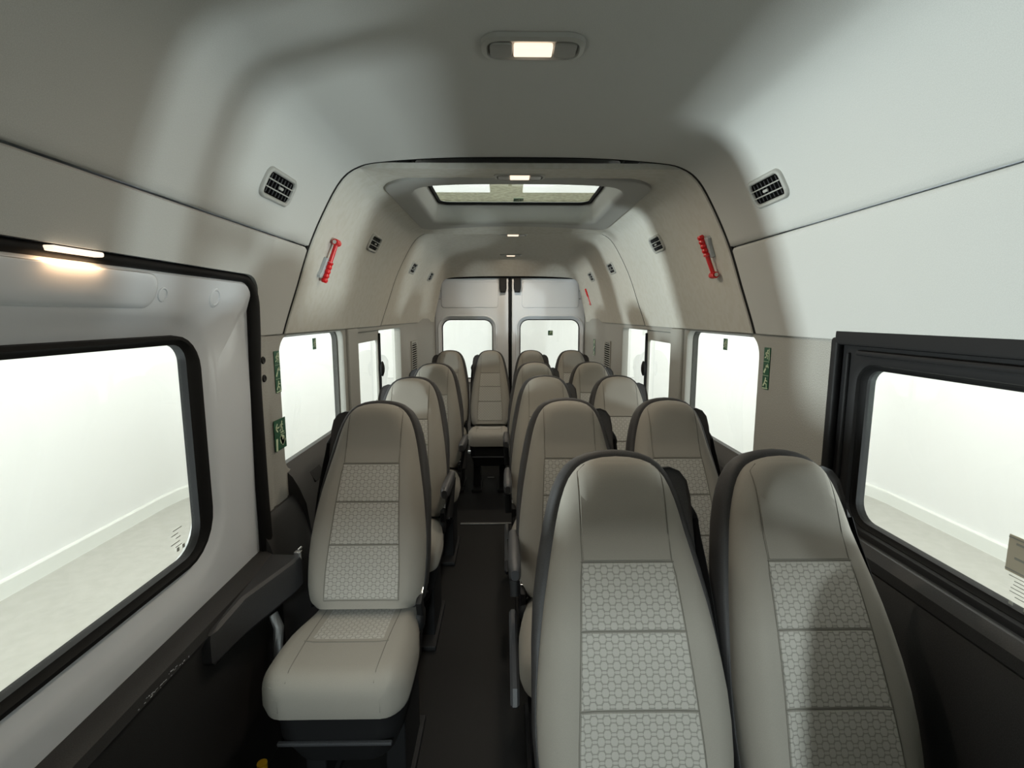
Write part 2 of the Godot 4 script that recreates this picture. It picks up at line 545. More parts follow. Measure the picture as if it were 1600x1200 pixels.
func seat_meshes() -> void:
	for b in BACK: back_outline.append(Vector2(b[1], b[0] * 0.73))
	# ---- backrest cushion
	var g := Soup.new()
	var rows := []
	var tip := []
	var ss := [0.0005, 0.004, 0.008, 0.012, 0.018, 0.026, 0.036, 0.05, 0.07, 0.1, 0.14, 0.18, 0.24, 0.31, 0.38, 0.45, 0.52, 0.6, 0.68, 0.76, 0.84, 0.90, 0.94, 0.965, 0.98, 0.99, 1.0]
	var us := [-1.0, -0.985, -0.95, -0.9, -0.83, -0.74, -0.62, -0.48, -0.32, -0.16, 0.0, 0.16, 0.32, 0.48, 0.62, 0.74, 0.83, 0.9, 0.95, 0.985, 1.0]
	for s in ss:
		var row := PackedVector3Array()
		var h := maxf(back_half(s), 0.004)
		row.append(back_at(-h, s, -0.03))
		for u in us:
			row.append(back_at(u * h, s, back_off(u * h, s)))
		row.append(back_at(h, s, -0.03))
		rows.append(row)
	g.grid(rows)
	for k in [0, rows.size() - 1]:
		var r: PackedVector3Array = rows[k]
		for i in range(1, r.size() - 2):
			var a := Vector3(r[i].x, r[0].y, r[0].z)
			var b := Vector3(r[i + 1].x, r[0].y, r[0].z)
			g.quad(r[i], r[i + 1], b, a)
	meshes["backrest"] = g.mesh(55)
	meshes["headrest_panel"] = patch_back(func(s: float) -> float: return minf(0.092, back_half(s) - 0.008), 0.022, 0.329, 10, 14, 0.002)
	var wide := func(s: float) -> float: return lerpf(0.095, 0.116, clampf((s - 0.33) / 0.5, 0, 1))
	meshes["insert_a"] = patch_back(wide, 0.330, 0.517, 10, 10, 0.002)
	meshes["insert_b"] = patch_back(wide, 0.518, 0.716, 10, 10, 0.002)
	meshes["insert_c"] = patch_back(wide, 0.717, 0.960, 10, 12, 0.002)
	# ---- sewn seams: a thin sunk cord round the panels
	g = Soup.new()
	for sd in [-1.0, 1.0]:
		var run := PackedVector3Array()
		for i in 13:
			var q := lerpf(0.030, 0.33, i / 12.0)
			var xx: float = sd * minf(0.092, back_half(q) - 0.008)
			run.append(back_at(xx, q, back_off(xx, q)))
		for i in range(1, 17):
			var q := lerpf(0.33, 0.962, i / 16.0)
			var xx: float = sd * wide.call(q)
			run.append(back_at(xx, q, back_off(xx, q)))
		g.tube(run, 0.0012, 0.0012, 5)
	for q in [0.3295, 0.5175, 0.7165, 0.962]:
		var run := PackedVector3Array()
		for i in 13:
			var xx := lerpf(-1.0, 1.0, i / 12.0) * float(wide.call(q))
			run.append(back_at(xx, q, back_off(xx, q) + 0.0005))
		g.tube(run, 0.0012, 0.0012, 5)
	meshes["seams"] = g.mesh(80)
	# ---- shell behind the cushion
	g = Soup.new()
	var rings := []
	for k in [[-0.012, -0.012], [0.006, -0.010], [0.013, -0.014], [0.018, -0.026], [0.020, -0.055], [0.014, -0.080], [0.0, -0.092], [-0.03, -0.096]]:
		var r := PackedVector3Array()
		var o: float = k[0]
		var m := BACK.size()
		var pts := []
		for i in range(m - 1, -1, -1): pts.append(Vector2(BACK[i][1], BACK[i][0]))
		for i in range(1, m): pts.append(Vector2(-BACK[i][1], BACK[i][0]))
		for i in pts.size():
			var a: Vector2 = pts[maxi(i - 1, 0)] * Vector2(1, 0.73)
			var b: Vector2 = pts[mini(i + 1, pts.size() - 1)] * Vector2(1, 0.73)
			var t := (b - a).normalized()
			var nrm := Vector2(-t.y, t.x)
			var p: Vector2 = pts[i] * Vector2(1, 0.73)
			if nrm.dot(p - Vector2(0, 0.4)) < 0: nrm = -nrm
			p += nrm * o * lerpf(1.25, 0.35, smoothstep(0.25, 0.55, p.y)) if o > 0 else nrm * o
			r.append(back_at(p.x, p.y / 0.73, k[1]))
		rings.append(r)
	g.loft(rings, true, false, true)
	meshes["shell"] = g.mesh(50)
	# ---- cushion
	g = Soup.new()
	rows = []
	var ts := [0.0, 0.06, 0.14, 0.24, 0.36, 0.48, 0.60, 0.70, 0.78, 0.84, 0.89, 0.93, 0.96, 0.98, 0.992, 1.0]
	for t in ts:
		var row := PackedVector3Array()
		var h := cushion_half(t)
		for u in us: row.append(cushion_top(u * h, t))
		var a := row[0]
		var b := row[row.size() - 1]
		var full := PackedVector3Array([Vector3(a.x * 0.97, 0.418, a.z - 0.004), Vector3(a.x * 1.005, 0.441, a.z)])
		full.append_array(row)
		full.append(Vector3(b.x * 1.005, 0.441, b.z)); full.append(Vector3(b.x * 0.97, 0.418, b.z - 0.004))
		rows.append(full)
	g.grid(rows)
	var last: PackedVector3Array = rows[rows.size() - 1]
	for i in range(2, last.size() - 3):
		var a := Vector3(last[i].x, 0.441, last[i].z)
		var b := Vector3(last[i + 1].x, 0.441, last[i + 1].z)
		g.quad(last[i], last[i + 1], b, a)
		g.quad(a, b, Vector3(b.x, 0.418, b.z - 0.004), Vector3(a.x, 0.418, a.z - 0.004))
	meshes["cushion"] = g.mesh(60)
	# cushion insert panel with its cross seam
	g = Soup.new()
	for half in [[0.03, 0.60, "a"], [0.612, 0.90, "b"]]:
		if half[2] == "b": break
		var pr := []
		var ur := []
		for j in 11:
			var t: float = lerpf(half[0], half[1], j / 10.0)
			var row := PackedVector3Array()
			var uu := PackedVector2Array()
			for i in 11:
				var x := lerpf(-0.118, 0.118, i / 10.0)
				var border: bool = i == 0 or i == 10 or j == 0 or j == 10
				var p := cushion_top(x, t)
				p.y += -0.004 if border else 0.0012
				row.append(p)
				uu.append(Vector2(x / 0.049, t * CUSH_LEN / 0.049))
			pr.append(row); ur.append(uu)
		g.grid(pr, ur)
	meshes["cushion_insert"] = g.mesh(60)
	g = Soup.new()
	for sd in [-1.0, 1.0]:
		var run := PackedVector3Array()
		for i in 15:
			var t := lerpf(0.03, 0.965, i / 14.0)
			run.append(cushion_top(sd * lerpf(0.118, 0.112, t), t) + Vector3(0, 0.0003, 0))
		g.tube(run, 0.0011, 0.0011, 5)
	var cross := PackedVector3Array()
	for i in 11: cross.append(cushion_top(lerpf(-0.118, 0.118, i / 10.0), 0.60) + Vector3(0, 0.0005, 0))
	g.tube(cross, 0.0016, 0.0016, 5)
	meshes["cushion_seams"] = g.mesh(80)
	# ---- pan, legs
	g = Soup.new()
	rings = []
	for k in [[0.24, -0.03], [0.32, 0.0], [0.345, 0.0], [0.42, 0.008], [0.428, -0.012]]:
		var r := PackedVector3Array()
		for p in Soup.rrect4(-0.168 - k[1], 0.168 + k[1], CUSH_BACK - 0.02, CUSH_BACK + CUSH_LEN - 0.035 + k[1], [0.07, 0.07, 0.02, 0.02], 5):
			r.append(Vector3(p.x, k[0], p.y))
		rings.append(r)
	g.loft(rings, true, true, true)
	meshes["pan"] = g.mesh(45)
	g = Soup.new()
	g.rbox(Vector3(0, 0.325, CUSH_BACK + CUSH_LEN - 0.030), Vector3(0.30, 0.010, 0.012), 0.003)
	meshes["pan_lip"] = g.mesh()
	g = Soup.new()
	g.rbox(Vector3(0, 0.13, 0.04), Vector3(0.06, 0.24, 0.24), 0.006)
	g.rbox(Vector3(0, 0.012, 0.06), Vector3(0.09, 0.024, 0.36), 0.006)
	meshes["leg"] = g.mesh()
	# ---- belt tower at the shoulder, one for either side
	for sd in [-1.0, 1.0]:
		g = Soup.new()
		var poly := PackedVector2Array()
		for p in [[0.05, 0.050], [0.10, 0.020], [0.135, 0.016], [0.158, 0.026], [0.174, 0.050], [0.180, 0.09], [0.181, 0.20], [0.178, 0.30], [0.13, 0.30], [0.07, 0.2]]:
			poly.append(Vector2(p[0], p[1]))
		var fr := []
		for k in [[-0.014, -0.045], [-0.004, -0.038], [0.0, -0.048], [0.0, -0.10], [-0.015, -0.112]]:
			var r := PackedVector3Array()
			var c := Vector2(0.14, 0.18)
			for p in poly:
				var q: Vector2 = p + (p - c).normalized() * float(k[0])
				r.append(back_at(sd * q.x, q.y / 0.73, k[1]))
			fr.append(r)
		g.loft(fr, true, true, true)
		meshes["tower%d" % int(sd)] = g.mesh(50)
		g = Soup.new()
		var path := PackedVector3Array()
		for i in 9:
			var w := PI * i / 8.0
			path.append(back_at(sd * (0.176 + 0.014 * sin(w)), (0.110 + 0.075 * i / 8.0) / 0.73, -0.055))
		g.tube(path, 0.006, 0.009, 8)
		meshes["guide%d" % int(sd)] = g.mesh(60)
		g = Soup.new()
		path = PackedVector3Array()
		for i in 13:
			var t := i / 12.0
			path.append(back_at(sd * (0.182 + 0.003 * sin(t * 5.0)), lerpf(0.20, 1.0, t), -0.055 + 0.02 * sin(t * PI)))
		g.ribbon(path, Vector3(sd * 0.35, 0, 1), 0.040, 0.0025)
		meshes["belt%d" % int(sd)] = g.mesh()
		# buckle stalk on the other side of the cushion
		g = Soup.new()
		g.rbox(Vector3(-sd * 0.176, 0.520, 0.005), Vector3(0.020, 0.070, 0.042), 0.006, Basis(Vector3.RIGHT, 0.35))
		meshes["buckle%d" % int(sd)] = g.mesh()
		g = Soup.new()
		g.rbox(Vector3(-sd * 0.176, 0.560, -0.014), Vector3(0.018, 0.012, 0.03), 0.003, Basis(Vector3.RIGHT, 0.35))
		meshes["tongue%d" % int(sd)] = g.mesh()
		# reclining hinge, round cover
		g = Soup.new()
		var rg := []
		for k in [[0.0, 0.040], [0.012, 0.040], [0.020, 0.032], [0.022, 0.0]]:
			var r := PackedVector3Array()
			for i in 18:
				var w := TAU * i / 18
				r.append(Vector3(-sd * (0.166 + k[0]), 0.470 + cos(w) * k[1], -0.01 + sin(w) * k[1]))
			rg.append(r)
		g.loft(rg)
		meshes["hinge%d" % int(sd)] = g.mesh(50)
		# armrest on the aisle side (opposite the belt tower)
		g = Soup.new()
		var ar := []
		for k in [[-0.10, 0.012, 0.014], [-0.085, 0.020, 0.022], [0.0, 0.023, 0.026], [0.16, 0.024, 0.028], [0.205, 0.022, 0.026], [0.222, 0.013, 0.016]]:
			var r := PackedVector3Array()
			for p in Soup.rrect(k[1], k[2], minf(k[1], k[2]) * 0.75, 3):
				r.append(Vector3(-sd * 0.206 + p.x * 0.85, 0.680 + p.y + 0.05 * float(k[0]), k[0] - 0.04))
			ar.append(r)
		g.loft(ar, true, true, true)
		meshes["armrest%d" % int(sd)] = g.mesh(50)
		g = Soup.new()
		g.tube(PackedVector3Array([Vector3(-sd * 0.206, 0.67, -0.11), Vector3(-sd * 0.202, 0.60, -0.08), Vector3(-sd * 0.196, 0.50, -0.03)]), 0.016, 0.022, 8)
		meshes["armrest_bracket%d" % int(sd)] = g.mesh(50)
		g = Soup.new()
		var pl := PackedVector2Array([Vector2(-0.06, 0.34), Vector2(0.30, 0.36), Vector2(0.33, 0.39), Vector2(0.31, 0.43), Vector2(0.05, 0.445), Vector2(-0.05, 0.44)])
		g.extrude(pl, Transform3D(Basis(Vector3(0, 0, 1), Vector3(0, 1, 0), Vector3(-sd, 0, 0)), Vector3(-sd * 0.196, 0, 0)), 0.026, 0.007)
		meshes["side_cover%d" % int(sd)] = g.mesh()

func seat(label: String, x: float, z_top: float, belt_side: int, arm: bool, cover := false, orange := false, wide := 1.0, group := "passenger seats") -> Node3D:
	var t := thing("passenger_seat", label, "seat", Vector3(x, 0, z_top + 0.29), group)
	t.scale.x = wide
	for sx in [-0.12, 0.12]:
		var l := part("leg", meshes["leg"], "plastic_black", t)
		l.position.x = sx
	part("seat_pan", meshes["pan"], "plastic_black", t)
	part("pan_lip", meshes["pan_lip"], "plastic_dark", t)
	var c := part("seat_cushion", meshes["cushion"], "fabric", t)
	part("cushion_insert", meshes["cushion_insert"], "fabric_pattern", c)
	part("seams", meshes["cushion_seams"], "seam", c)
	part("back_shell", meshes["shell"], "shell", t)
	var b := part("backrest", meshes["backrest"], "fabric", t)
	part("headrest_panel", meshes["headrest_panel"], "fabric", b)
	part("seams", meshes["seams"], "seam", b)
	for k in ["a", "b", "c"]: part("backrest_insert", meshes["insert_" + k], "fabric_pattern", b)
	var w := part("belt_tower", meshes["tower%d" % belt_side], "shell", t)
	part("belt_guide", meshes["guide%d" % belt_side], "plastic_black", w)
	part("seat_belt", meshes["belt%d" % belt_side], "webbing_orange" if orange else "webbing", t)
	var k := part("belt_buckle", meshes["buckle%d" % belt_side], "plastic_black", t)
	part("buckle_tongue", meshes["tongue%d" % belt_side], "chrome", k)
	part("hinge_cover", meshes["hinge%d" % belt_side], "plastic_black", t)
	if arm:
		var a := part("armrest", meshes["armrest%d" % belt_side], "plastic_dark", t)
		part("armrest_bracket", meshes["armrest_bracket%d" % belt_side], "plastic_black", a)
	if cover:
		part("side_cover", meshes["side_cover%d" % belt_side], "plastic_dark", t)
	return t

# ------------------------------------------------------------------ fittings
func ceiling_lamp(label: String, p: Vector3, width: float, energy: float) -> void:
	var t := thing("ceiling_lamp", label, "lamp", p, "interior lamps along the ceiling")
	var k := width / 0.20
	var g := Soup.new()
	var rings := []
	for q in [[0.100, 0.046, 0.0, 0.036], [0.098, 0.044, -0.008, 0.034], [0.089, 0.034, -0.011, 0.026], [0.085, 0.029, -0.004, 0.022]]:
		var r := PackedVector3Array()
		for c in Soup.rrect(q[0] * k, q[1] * k, q[3] * k, 5): r.append(Vector3(c.x, q[2], c.y))
		rings.append(r)
	g.loft(rings)
	soup("bezel", g, "lamp_bezel", t, 50)
	for sx in [-1.0, 1.0]:
		g = Soup.new()
		g.rbox(Vector3(sx * 0.061 * k, -0.008, 0), Vector3(0.044 * k, 0.008, 0.050 * k), 0.003, Basis.IDENTITY, 0.010 * k)
		soup("switch", g, "lamp_switch", t)
	g = Soup.new()
	g.rbox(Vector3(0, -0.009, 0), Vector3(0.074 * k, 0.012, 0.034 * k), 0.003)
	soup("lamp_lens", g, "lamp_lens", t)
	var l := AreaLight3D.new()
	l.name = "lamp_light"
	l.area_size = Vector2(0.07 * k, 0.026 * k)
	l.light_color = Color(1.0, 0.93, 0.83)
	l.light_energy = energy
	l.shadow_enabled = true
	l.area_range = 8.0
	t.add_child(l)
	l.position = Vector3(0, -0.018, 0)
	l.rotation = Vector3(-PI / 2, 0, 0)

func air_vent(label: String, side: float, y: float, z: float, length: float) -> void:
	var t := thing("air_vent", label, "vent", Vector3.ZERO, "ceiling air vents")
	t.transform = side_frame(side, y, z)
	var hx := length / 2
	var hy := length * 0.245
	var g := Soup.new()
	var rings := []
	for q in [[0.0, -0.004], [0.001, 0.006], [0.006, 0.010], [0.011, 0.009], [0.014, 0.004], [0.014, -0.008]]:
		var r := PackedVector3Array()
		for c in Soup.rrect(hx - q[0], hy - q[0], 0.026 - q[0], 5): r.append(Vector3(c.x, c.y, q[1]))
		rings.append(r)
	g.loft(rings)
	soup("bezel", g, "vent_grey", t, 50)
	g = Soup.new()
	g.rbox(Vector3(0, 0, 0.0005), Vector3(length - 0.026, 0.003, hy * 2 - 0.026), 0.0005, Basis(Vector3.RIGHT, PI / 2), 0.013)
	soup("duct", g, "hole", t)
	for k in [-1, 1]:
		g = Soup.new()
		g.rbox(Vector3(0, k * hy * 0.25, 0.0065), Vector3(length - 0.028, 0.0035, 0.007), 0.001)
		soup("slat", g, "vent_grey", t)
	for k in 7:
		g = Soup.new()
		g.rbox(Vector3((k - 3) * (length - 0.05) / 6.6, 0, 0.003), Vector3(0.003, hy * 2 - 0.034, 0.003), 0.0008)
		soup("vane", g, "plastic_dark", t)
	g = Soup.new()
	g.rbox(Vector3(0, 0, 0.0095), Vector3(0.024, 0.008, 0.006), 0.002)
	soup("slider_tab", g, "vent_grey", t)

func hammer(label: String, side: float, y: float, z: float, head_up: bool, size := 1.0) -> void:
	var t := thing("emergency_hammer", label, "hammer", Vector3.ZERO, "emergency window hammers")
	t.transform = side_frame(side, y, z).scaled_local(Vector3(size, size, size))
	if not head_up: t.transform.basis = t.transform.basis * Basis(Vector3(0, 0, 1), PI)
	var red := "red_plastic"
	var g := Soup.new()
	var rings := []
	# ribbed grip below, smooth neck above
	for i in 15:
		var yy := -0.085 + 0.006 * i
		var r := 0.0115 + (0.002 if i % 3 != 0 else -0.0015)
		var ring := PackedVector3Array()
		for j in 12: ring.append(Vector3(cos(TAU * j / 12) * r, yy, 0.022 + sin(TAU * j / 12) * r))
		rings.append(ring)
	g.loft(rings, true, true, true)
	soup("grip", g, red, t, 30)
	g = Soup.new()
	g.tube(PackedVector3Array([Vector3(0, 0.0, 0.022), Vector3(0, 0.04, 0.022), Vector3(0, 0.078, 0.022)]), 0.0085, 0.0085, 12)
	soup("neck", g, red, t, 50)
	g = Soup.new()
	g.tube(PackedVector3Array([Vector3(-0.020, 0.079, 0.022), Vector3(-0.014, 0.080, 0.022), Vector3(0.014, 0.080, 0.022), Vector3(0.022, 0.078, 0.022)]), 0.0125, 0.0125, 12)
	soup("head", g, red, t, 40)
	g = Soup.new()
	g.tube(PackedVector3Array([Vector3(-0.026, 0.079, 0.022), Vector3(-0.020, 0.079, 0.022)]), 0.008, 0.008, 10)
	soup("steel_tip", g, "chrome", t, 40)
	g = Soup.new()
	var poly := PackedVector2Array([Vector2(-0.010, 0.012), Vector2(-0.022, 0.010), Vector2(-0.030, -0.045), Vector2(-0.040, -0.062), Vector2(-0.034, -0.072), Vector2(-0.010, -0.064), Vector2(0.008, -0.06), Vector2(0.008, 0.005)])
	g.extrude(poly, Transform3D(Basis.IDENTITY, Vector3(0, 0, 0.0)), 0.016, 0.002)
	soup("wall_bracket", g, "bracket_grey", t)

func stroke(s: Soup, pts: Array, w: float, z: float) -> void:
	# a flat printed stroke on the sign, in sign units
	for i in pts.size() - 1:
		var a := Vector2(pts[i][0], pts[i][1])
		var b := Vector2(pts[i + 1][0], pts[i + 1][1])
		var t := (b - a).normalized() * w * 0.5
		var n := Vector2(-t.y, t.x)
		a -= t * 0.6; b += t * 0.6
		s.quad(Vector3(a.x + n.x, a.y + n.y, z), Vector3(b.x + n.x, b.y + n.y, z), Vector3(b.x - n.x, b.y - n.y, z), Vector3(a.x - n.x, a.y - n.y, z))

func blob(s: Soup, x: float, y: float, r: float, z: float, ry := -1.0) -> void:
	if ry < 0: ry = r
	for i in 10:
		var a := TAU * i / 10
		var b := TAU * (i + 1) / 10
		s.tri(Vector3(x, y, z), Vector3(x + cos(a) * r, y + sin(a) * ry, z), Vector3(x + cos(b) * r, y + sin(b) * ry, z))

func sign_plate(label: String, tr: Transform3D, w: float, h: float, kind: String) -> void:
	var t := thing("emergency_sticker", label, "sticker", Vector3.ZERO, "green emergency stickers")
	t.transform = tr
	var g := Soup.new()
	g.rbox(Vector3.ZERO, Vector3(w, 0.0016, h), 0.0004, Basis(Vector3.RIGHT, PI / 2), 0.002)
	soup("plate", g, "sign_green", t)
	var s := Soup.new()
	var z := 0.0012
	var man := func(cx: float, cy: float, k: float) -> void:
		blob(s, cx + 0.10 * k, cy + 0.36 * k, 0.09 * k, z)
		stroke(s, [[cx + 0.05 * k, cy + 0.24 * k], [cx - 0.04 * k, cy - 0.02 * k]], 0.17 * k, z)
		stroke(s, [[cx + 0.05 * k, cy + 0.22 * k], [cx + 0.24 * k, cy + 0.10 * k]], 0.08 * k, z)
		stroke(s, [[cx + 0.02 * k, cy + 0.20 * k], [cx - 0.20 * k, cy + 0.14 * k], [cx - 0.26 * k, cy]], 0.08 * k, z)
		stroke(s, [[cx - 0.02 * k, cy - 0.04 * k], [cx + 0.16 * k, cy - 0.14 * k], [cx + 0.12 * k, cy - 0.38 * k]], 0.10 * k, z)
		stroke(s, [[cx - 0.06 * k, cy - 0.04 * k], [cx - 0.12 * k, cy - 0.24 * k], [cx - 0.32 * k, cy - 0.30 * k]], 0.10 * k, z)
	if kind == "strip":
		var c := h / 3
		man.call(0.0, c * 1.0, w * 0.95)
		stroke(s, [[w * 0.30, c * 1.40], [w * 0.40, c * 0.62]], w * 0.08, z)
		# hand with the hammer
		stroke(s, [[-w * 0.28, -c * 0.28], [-w * 0.05, c * 0.02], [w * 0.05, c * 0.20]], w * 0.20, z)
		stroke(s, [[w * 0.0, c * 0.05], [w * 0.28, c * 0.22]], w * 0.12, z)
		stroke(s, [[w * 0.20, c * 0.32], [w * 0.36, c * 0.08]], w * 0.10, z)
		# figure climbing out
		blob(s, w * 0.02, -c * 0.72, w * 0.10, z)
		stroke(s, [[w * 0.0, -c * 0.80], [-w * 0.12, -c * 1.05], [-w * 0.30, -c * 1.25]], w * 0.16, z)
		stroke(s, [[w * 0.02, -c * 0.85], [w * 0.30, -c * 0.90]], w * 0.09, z)
		stroke(s, [[-w * 0.08, -c * 1.05], [w * 0.20, -c * 1.12], [w * 0.24, -c * 1.34]], w * 0.10, z)
		stroke(s, [[-w * 0.42, -c * 1.44], [w * 0.42, -c * 1.40]], w * 0.07, z)
		for q in [0.5, -0.5]: stroke(s, [[-w * 0.46, c * q], [w * 0.46, c * q]], w * 0.025, z)
	elif kind == "square":
		stroke(s, [[-w * 0.38, h * 0.24], [-w * 0.10, h * 0.24]], w * 0.06, z)
		stroke(s, [[-w * 0.24, h * 0.36], [-w * 0.38, h * 0.24], [-w * 0.24, h * 0.12]], w * 0.07, z)
		man.call(w * 0.12, h * 0.24, w * 0.50)
		stroke(s, [[w * 0.02, h * 0.05], [w * 0.30, h * 0.05]], w * 0.05, z)
		# worn patches where the print has come off
		blob(s, w * 0.14, -h * 0.20, w * 0.22, z, h * 0.15)
		stroke(s, [[w * 0.02, -h * 0.10], [w * 0.16, -h * 0.33], [w * 0.34, -h * 0.22]], w * 0.16, z)
		stroke(s, [[-w * 0.34, -h * 0.14], [-w * 0.36, -h * 0.46]], w * 0.15, z)
		stroke(s, [[w * 0.0, -h * 0.02], [w * 0.36, -h * 0.02]], w * 0.02, z)
	else:
		man.call(0.0, 0.0, minf(w, h) * 0.95)
		stroke(s, [[w * 0.34, h * 0.40], [w * 0.38, -h * 0.40]], w * 0.08, z)
	soup("pictogram", s, "sign_white", t)

func wall_plane(side: float, x: float, y: float, z: float) -> Transform3D:
	# a plate against a side wall, facing the cabin; own x runs rearwards on the left wall so that prints read upright
	var zv := Vector3(-side, 0, 0)
	return Transform3D(Basis(Vector3.UP.cross(zv), Vector3.UP, zv), Vector3(side * x, y, z))

func area_light(called: String, at: Vector3, look: Vector3, size: Vector2, energy: float, col: Color, parent: Node3D) -> void:
	var l := AreaLight3D.new()
	l.name = called
	l.area_size = size
	l.light_color = col
	l.light_energy = energy
	l.shadow_enabled = true
	l.area_range = 30.0
	parent.add_child(l)
	var up := Vector3.UP if absf(look.normalized().y) < 0.9 else Vector3.FORWARD
	l.global_transform = Transform3D(Basis.looking_at(look, up), at)

# ------------------------------------------------------------------ scene
const CAM := Vector3(-0.06, 1.45, 0.0)
const EXPOSURE := 0.24
const PANEL_ENERGY := 36.0
const LAMP_ENERGY := 68.0
const FRONT_ENERGY := 62.0

func _ready() -> void:
	var cam := Camera3D.new()
	cam.name = "camera"
	add_child(cam)
	cam.position = CAM
	cam.rotation = Vector3(deg_to_rad(-7.811), deg_to_rad(-0.873), 0)
	cam.fov = rad_to_deg(2.0 * atan(600.0 / 780.0))
	cam.near = 0.02
	cam.far = 60.0
	cam.current = true
	var env := Environment.new()
	env.background_mode = Environment.BG_COLOR
	env.background_color = Color(0.05, 0.05, 0.05)
	env.tonemap_mode = Environment.TONE_MAPPER_LINEAR
	env.tonemap_exposure = EXPOSURE
	env.sdfgi_enabled = true
	env.ssao_enabled = true
	env.ssil_enabled = true
	var we := WorldEnvironment.new()
	we.name = "environment"
	we.environment = env
	add_child(we)
	materials()
	studio()
	body()
	roof()
	left_side()
	right_side()
	rear_end()
	cab()
	fittings()
	seats()
	cab_seats()
	stickers()

# ---- the photo studio the bus stands in
func studio() -> void:
	var path := Soup.rrect4(-3.95, 4.40, -6.7, 6.0, [1.2, 1.2, 1.2, 1.2], 8)
	var ring := func(y: float, inset: float) -> PackedVector3Array:
		var r := PackedVector3Array()
		for p in Soup.rrect4(-3.95 + inset, 4.40 - inset, -6.7 + inset, 6.0 - inset, [1.2, 1.2, 1.2, 1.2], 8): r.append(Vector3(p.x, y, p.y))
		return r
	var root := struct("wall_studio", "white curved studio wall round the bus")
	var g := Soup.new()
	g.loft([ring.call(-0.72, 0.0), ring.call(2.9, 0.0), ring.call(2.9, -0.15), ring.call(-0.72, -0.15), ring.call(-0.72, 0.0)])
	soup("cyclorama", g, "studio_wall", root, 50)
	var base := struct("baseboard_studio", "pale raised curb along the foot of the studio wall")
	g = Soup.new()
	g.loft([ring.call(-0.70, 0.0), ring.call(-0.70, 0.06), ring.call(-0.69, 0.055), ring.call(-0.585, 0.035), ring.call(-0.575, 0.025), ring.call(-0.575, -0.01)])
	soup("curb", g, "studio_curb", base, 30)
	var fl := struct("floor_studio", "grey polished studio floor outside the windows")
	g = Soup.new()
	g.rbox(Vector3(0.225, GROUND - 0.05, -0.35), Vector3(8.7, 0.1, 13.0), 0.002)
	soup("slab", g, "studio_floor", fl)
	var ce := struct("ceiling_studio", "beige studio ceiling above the roof hatch")
	g = Soup.new()
	g.rbox(Vector3(0.225, 2.85, -0.35), Vector3(8.7, 0.1, 13.0), 0.002)
	soup("slab", g, "studio_ceiling", ce)
	# ceiling light panels
	for q in [[-0.52, 0.62, -4.1, 3.0, 0.35, "white studio light panel seen through the left half of the hatch"], [0.54, 0.80, -4.1, 3.0, 0.35, "white studio light panel seen through the right half of the hatch"], [-2.9, 1.5, -3.9, 4.2, 1.0, "studio ceiling light panel beyond the left rear windows"], [3.1, 1.7, -3.9, 4.2, 1.0, "studio ceiling light panel beyond the right rear windows"], [-2.9, 1.5, 1.6, 4.2, 1.0, "studio ceiling light panel outside the left cab window"], [3.1, 1.7, 1.6, 4.2, 1.0, "studio ceiling light panel outside the right cab window"]]:
		var t := thing("studio_light_panel", q[5], "light panel", Vector3(q[0], 2.80, q[2]), "studio ceiling light panels")
		g = Soup.new()
		g.rbox(Vector3(0, -0.02, 0), Vector3(q[1], 0.04, q[3]), 0.004)
		soup("light_face", g, "light_panel", t)
		area_light("panel_light", Vector3(q[0], 2.755, q[2]), Vector3.DOWN, Vector2(q[1], q[3]), PANEL_ENERGY * q[4] * q[1] * q[3] / 6.0, Color(1.0, 1.0, 0.98), t)
	# lamp heads on stands: two low ones beside the bus, whose light climbs through the side windows to the opposite
	# roof lining, and a larger one ahead that shines through the windscreen onto the seats
	for q in [[Vector3(-3.0, 0.44, -0.95), Vector3(0, 1.55, -1.25), 0.17, LAMP_ENERGY * 1.0, "small studio lamp head on a stand outside the sliding door"], [Vector3(2.5, 0.38, -0.28), Vector3(0, 1.55, -1.25), 0.17, LAMP_ENERGY * 0.52, "small studio lamp head on a stand outside the right cab door"], [Vector3(0.15, 2.68, 3.1), Vector3(-0.1, 0.6, -1.2), 0.24, FRONT_ENERGY, "large studio lamp head under the ceiling ahead of the bus"]]:
		var p: Vector3 = q[0]
		var w: float = q[2]
		var t := thing("studio_lamp", q[4], "studio lamp", Vector3(p.x, GROUND, p.z), "lamp heads round the bus")
		var aim: Vector3 = (q[1] - p).normalized()
		var bs := Basis.looking_at(aim, Vector3.UP)
		var c := p - t.position
		g = Soup.new()
		g.rbox(c - aim * 0.012, Vector3(w, 0.02, w), 0.003, bs * Basis(Vector3.RIGHT, PI / 2), 0.03)
		soup("light_face", g, "light_panel", t)
		g = Soup.new()
		g.rbox(c - aim * 0.13, Vector3(w + 0.03, 0.21, w + 0.03), 0.02, bs * Basis(Vector3.RIGHT, PI / 2))
		soup("lamp_housing", g, "plastic_black", t)
		g = Soup.new()
		var foot := Vector3(aim.x, 0, aim.z) * -0.13
		g.tube(PackedVector3Array([foot, c - aim * 0.13 - Vector3(0, 0.1, 0)]), 0.016)
		g.rbox(Vector3(0, 0.015, 0) + foot, Vector3(0.4, 0.03, 0.4), 0.01)
		soup("stand", g, "plastic_black", t)
		area_light("studio_lamp_light", p + aim * 0.01, aim, Vector2(w - 0.01, w - 0.01), q[3], Color(0.945, 1.0, 1.0), t)

